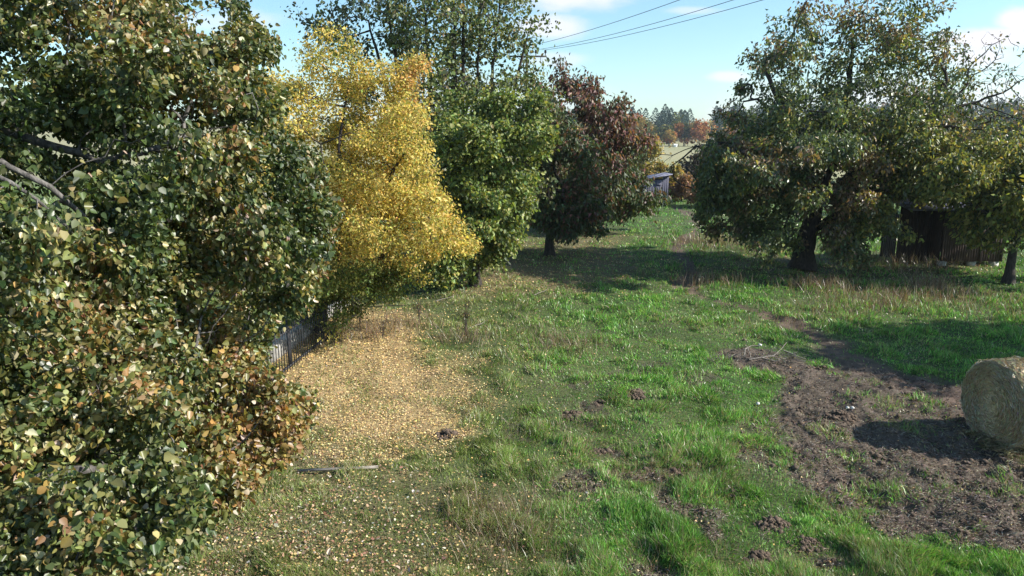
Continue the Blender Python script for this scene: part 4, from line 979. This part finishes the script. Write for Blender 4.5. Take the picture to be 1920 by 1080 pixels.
# ------------------------------------------------------------------ plank, dead branches, stones
def rough_tube(pts, r0, r1, k=7):
    return (np.array(pts, float), np.linspace(r0, r1, len(pts)))
M_DEADWOOD = noise_mat('bleached_wood', (0.12, 0.10, 0.08), (0.36, 0.32, 0.27), 9, .85, .4, (1, 6, 6))
def small_things():
    gx, gy = on_ground(634, 886); z = float(height(gx, gy))
    m = MB().box(-.6, .6, -.025, .025, 0, .022); v = m.v[0]
    o = m.build('plank', M_DEADWOOD); o.location = (gx, gy, z + .055); o.rotation_euler = (0.1, -.02, math.radians(4))
    tag(o, 'weathered grey plank lying in the leaf strewn grass', 'plank')
    # brushwood heap
    gx, gy = on_ground(1440, 678); z = float(height(gx, gy)); rs = np.random.RandomState(9)
    r = thing('brushwood_pile', 'pile of bleached dead branches lying in the pasture', 'dead branches', (gx, gy, z))
    main = [[(-.55, -.15, .05), (-.2, -.12, .1), (.15, -.05, .12), (.4, .15, .2), (.6, .4, .3)], [(-.6, .1, .05), (-.5, .35, .15), (-.3, .5, .2), (-.1, .55, .2)], [(-.5, -.2, .02), (-.48, 0, .2), (-.52, .2, .32)],
            [(.5, .35, .1), (.62, .1, .12), (.75, -.1, .1), (.95, -.18, .05)], [(-.2, -.15, .1), (.1, -.2, .05), (.5, -.12, .08)]]
    for P in main: tubes([rough_tube(np.array(P) * .85 + rs.normal(size=(len(P), 3)) * .015, .017, .006)], M_DEADWOOD, 'branch', r, np.zeros(3))
    ch = []
    for i in range(110):
        p = np.array([rs.normal() * .5, rs.normal() * .28, .02 + abs(rs.normal()) * .08]); d = rand_unit(1, rs)[0] * np.array([1, 1, .3]) * rs.uniform(.1, .3)
        ch.append(([p, p + d * .5 + rs.normal(size=3) * .02, p + d], [.007, .005, .003]))
    tag(tubes(ch, M_BARKG, 'twigs', r, np.zeros(3)), kind='stuff')
    for (px, py, l, a, lab) in [(1360, 673, .5, 5, 'short pale stick lying left of the branch pile'), (835, 565, .6, 25, 'pale thin stick on the leafy ground beyond the saplings'), (1015, 555, .6, 40, 'thin pale stick leaning in the grass near the shade edge'),
                                (895, 617, .6, 40, 'thin stick leaning beside the tallest sapling'), (740, 578, 1.6, -5, 'long dark fallen branch lying near the low yellow crown tips')]:
        gx, gy = on_ground(px, py); z = float(height(gx, gy)); a = math.radians(a)
        o = tubes([rough_tube([(-l / 2, 0, .02), (-.1 * l, .03, .06), (.2 * l, -.02, .09), (l / 2, .03, .14)], .016, .007)], M_DEADWOOD if 'dark' not in lab else M_BARK, 'stick', None, np.zeros(3))
        o.location = (gx, gy, z); o.rotation_euler = (0, 0, a); tag(o, lab, 'stick')
    rs = np.random.RandomState(12)
    for (px, py, s, lab) in [(1588, 772, .035, 'white stone, left of the two on the bare ground'), (1597, 775, .04, 'white stone, right of the two on the bare ground'), (1421, 762, .04, 'white stone at the left edge of the bare ground'),
                             (1425, 649, .045, 'pale stone on the far side of the branch pile'), (442, 765, .2, 'white slab glimpsed through the rusty leaves on the left')]:
        gx, gy = on_ground(px, py)
        if s > .1: gx, gy = at(438, 768, 10.4)[0], 10.4; s = .13
        z = float(height(gx, gy)); k = 9
        th_, ph_ = np.meshgrid(np.linspace(0, 2 * np.pi, k, endpoint=False), np.linspace(.15, math.pi - .15, 6))
        V = np.stack([np.cos(th_) * np.sin(ph_), np.sin(th_) * np.sin(ph_), np.cos(ph_) * .7], -1) * rs.uniform(.75, 1.15, th_.shape)[..., None]
        I_ = np.arange(V.shape[0] * k).reshape(-1, k); J_ = np.roll(I_, -1, 1)
        F_ = [np.stack([I_[:-1], I_[1:], J_[1:], J_[:-1]], -1).reshape(-1, 4), I_[0][None], I_[-1][::-1][None]]
        o = mesh_obj('stone', V.reshape(-1, 3) * s, F_, M_STONE); o.location = (gx, gy, z + s * .5 + .02); tag(o, lab, 'stone')
small_things()

# ------------------------------------------------------------------ power line
def power_line():
    Y = 60.0; top = at(1012, 98, Y); x0, z1 = at(988, 98, Y)[0], top[2]
    zg = float(height(x0, Y))
    r = thing('utility_pole', 'wooden power pole whose crossarm shows above the thin tree', 'utility pole', (x0, Y, zg))
    H = z1 - zg
    tubes([(np.array([(0, 0, 0), (0, 0, H * .5), (0, 0, H + .5)]), np.array([.16, .14, .11]))], M_BARK, 'pole', r, np.zeros(3))
    k = 1.0 / 22.0
    arm = MB().box(-1.55, 1.55, -.06, .06, H - .37, H - .25).build('crossarm', M_IRON, r)
    MB().box(1.05, 1.09, -.03, .03, H - .75, H - .37).build('brace', M_IRON, r)
    wires = [(-1.4, .25, (1211, 0)), (.7, .2, (1302, 0)), (1.45, .18, (1350, 0))]
    P2 = [at(1211, 0, 36), at(1302, 0, 36), at(1350, 0, 36)]
    labs = ['upper left power cable crossing the sky to the pole', 'middle power cable crossing the sky to the pole', 'lower right power cable crossing the sky to the pole']
    for (dx, h, _), p2, lb in zip(wires, P2, labs):
        tubes([(np.array([(dx, 0, H - .25), (dx, 0, H - .1), (dx, 0, H - .02), (dx, 0, H + .18)]), np.array([.03, .03, .10, .07]))], M_IRON, 'insulator', r, np.zeros(3))
        A_ = np.array([x0 + dx, Y, zg + H + .18]); e = A_ + (p2 - A_) / (Y - 36) * (Y + 4)
        e[2] += 1.6
        T = np.linspace(0, 1, 40)[:, None]; P = A_ * (1 - T) + e * T; P[:, 2] -= (4 * T * (1 - T))[:, 0] * 1.2
        o = tubes([(P, np.full(40, .016))], M_IRON, 'power_cable', None, np.zeros(3))
        tag(o, lb, 'power cable', 'three cables of the power line')
power_line()

# ------------------------------------------------------------------ far wood
F_OR = [((.36, .14, .05), 3), ((.44, .21, .06), 2), ((.26, .11, .05), 2)]
F_GR = [((.13, .14, .05), 3), ((.19, .18, .06), 2), ((.09, .11, .05), 2)]
F_YE = [((.42, .28, .08), 3), ((.3, .22, .07), 2)]
F_CO = [((.03, .06, .05), 3), ((.045, .08, .06), 2), ((.065, .09, .06), 1)]
CARD_V = [(-.5, 0, 0), (-.2, .5, .12), (.25, .45, -.1), (.5, 0, .05), (.2, -.45, .12), (-.3, -.4, -.08)]
CARD_F = [[(0, 1, 2, 3, 4, 5)]]
def crown_geo(H, Wd, n, pals, rs, conifer=False, lo=.18):
    if conifer:
        t = rs.rand(n) ** .8; rad = (1 - t) ** .6 * Wd / 2 * (.75 + .4 * ((t * 14) % 1)) + .1
        a = rs.uniform(0, 6.28, n); rr2 = rad * np.sqrt(rs.uniform(.3, 1, n))
        pos = np.stack([rr2 * np.cos(a), rr2 * np.sin(a), H * (.1 + .9 * t)], 1); sz = rs.uniform(.5, 1.0, n) * (1.1 - .6 * t)
    else:
        nb = 9; C = np.stack([rs.normal(size=nb) * Wd * .2, rs.normal(size=nb) * Wd * .2, H * rs.uniform(lo + .15, .82, nb)], 1); R = Wd * rs.uniform(.2, .34, nb)
        i = rs.choice(nb, n); pos = C[i] + rand_unit(n, rs) * R[i][:, None] * (rs.rand(n, 1) ** .25) * np.array([1, 1, 1.15]); sz = rs.uniform(.45, 1.0, n)
        pos[:, 2] = np.clip(pos[:, 2], H * lo * .6, H)
    v, f = inst(CARD_V, CARD_F, pos, rand_unit(n, rs), rand_unit(n, rs) + np.array([0, 0, .5]), sz)
    w = vn(pos[:, 0] * 2 + 50, pos[:, 2], 4, int(rs.randint(8)))
    c = np.where((w > .55)[:, None], palette(n, pals[-1], rs), palette(n, pals[0], rs))
    return v, f, np.repeat(c, 6, 0)
def trunk_geo(H, r, rs):
    P = [(0, 0, 0), (rs.normal() * .15, 0, H * .3), (rs.normal() * .3, 0, H * .6), (0, 0, H * .92)]
    return (np.array(P), np.array([r, r * .8, r * .5, r * .1]))
def far_wood():
    rs = np.random.RandomState(21)
    rows = [(1155, 330, 13, 11, [F_OR], 'rust red tree, leftmost in the front row of the far wood'), (1185, 325, 13.5, 12, [F_OR], 'orange crowned tree in the far wood just right of the red cherry'), (1208, 318, 12, 9, [F_GR, F_YE], 'green and yellow tree at the foot of the far orange tree'),
            (1236, 322, 9, 8, [F_GR], 'round grey green tree in the middle of the far wood edge'), (1256, 318, 7.5, 6.5, [F_OR, F_YE], 'small orange tree at the far wood edge left of the white hut'),
            (1283, 325, 11, 9.5, [F_GR, F_OR], 'olive tree with bare stems at the far wood edge'), (1312, 320, 12, 10, [F_OR, F_YE], 'russet tree, rightmost in view before the walnut crown'), (1226, 250, 4.5, 5.0, [F_YE], 'low golden tree standing in front of the far wood edge')]
    for (px, Y, H, Wd, pl, lab) in rows:
        X = (px - 960) / FPX * (Y * CP); z0 = float(height(X, Y))
        r = thing('autumn_tree', lab, 'tree', (X, Y, z0), 'trees along the edge of the far wood')
        v, f, c = crown_geo(H, Wd, 1500, pl, rs, lo=.15 if H > 7 else .02); mesh_obj('crown', v, f, M_FAR, r, cols=c)
        tubes([trunk_geo(H, .22, rs)] + [(np.array([(k, 0, 0), (k * 1.1, 0, H * .5)]), np.array([.12, .07])) for k in rs.normal(size=3) * Wd * .25], M_BARKG, 'trunk', r, np.zeros(3))
    VV = []; FF = []; CC = []; off = 0
    def put(X, Y, H, Wd, n, pl, con):
        nonlocal off
        v, f, c = crown_geo(H, Wd, n, pl, rs, con); v = v + np.array([X, Y, float(height(X, Y)) - .5]); VV.append(v); FF.append(f[0] + off); CC.append(c); off += len(v)
    for k in range(270):
        X = rs.uniform(-60, 330); Y = rs.uniform(350, 440); con = rs.rand() < .8
        if con: put(X, Y, rs.uniform(14, 17), rs.uniform(8.5, 11.5), 640, [F_CO], True)
        else: put(X, Y, rs.uniform(13, 16.5), rs.uniform(8, 11), 520, [F_OR if rs.rand() < .65 else F_GR], False)
    for k in range(26):
        X = rs.uniform(98, 330) if k % 2 else rs.uniform(-60, 40); put(X, rs.uniform(318, 345), rs.uniform(8, 12), rs.uniform(8, 11), 520, [F_OR if rs.rand() < .5 else F_GR, F_YE], False)
    o = mesh_obj('forest', np.concatenate(VV), np.concatenate(FF), M_FAR, cols=np.concatenate(CC))
    tag(o, 'far mixed wood of dark conifers and orange beeches on the skyline', 'forest', kind='stuff')
    Y = 300; X = at(1267, 274, Y)[0]; z0 = float(height(X, Y))
    r = thing('white_hut', 'tiny white hut at the foot of the far wood', 'hut', (X, Y, z0))
    MW = noise_mat('white_paint', (.7, .7, .7), (.82, .82, .82), 4)
    MB().box(-.6, .6, 0, 1.2, 0, .9).build('wall', MW, r)
    v = np.array([(-.7, -.1, .91), (.7, -.1, .91), (.7, 1.3, .91), (-.7, 1.3, .91), (-.7, .6, 1.3), (.7, .6, 1.3)])
    MB().add(v, np.array([(0, 1, 5, 4), (2, 3, 4, 5)])).build('roof', MW, r)
far_wood()

# ------------------------------------------------------------------ air
def haze():
    m, t = new_mat('thin_air'); pv = N('ShaderNodeVolumePrincipled', t)
    pv.inputs['Color'].default_value = (.80, .90, 1.0, 1); pv.inputs['Density'].default_value = .00022; pv.inputs['Anisotropy'].default_value = .3
    o_ = N('ShaderNodeOutputMaterial', t); L(pv.outputs[0], o_.inputs['Volume'], t)
    o = MB().box(-1700, 1700, -1700, 1700, -4, 60).build('haze', m); tag(o, 'thin bluish autumn air over the pasture and the far wood', 'haze', kind='stuff')
haze()
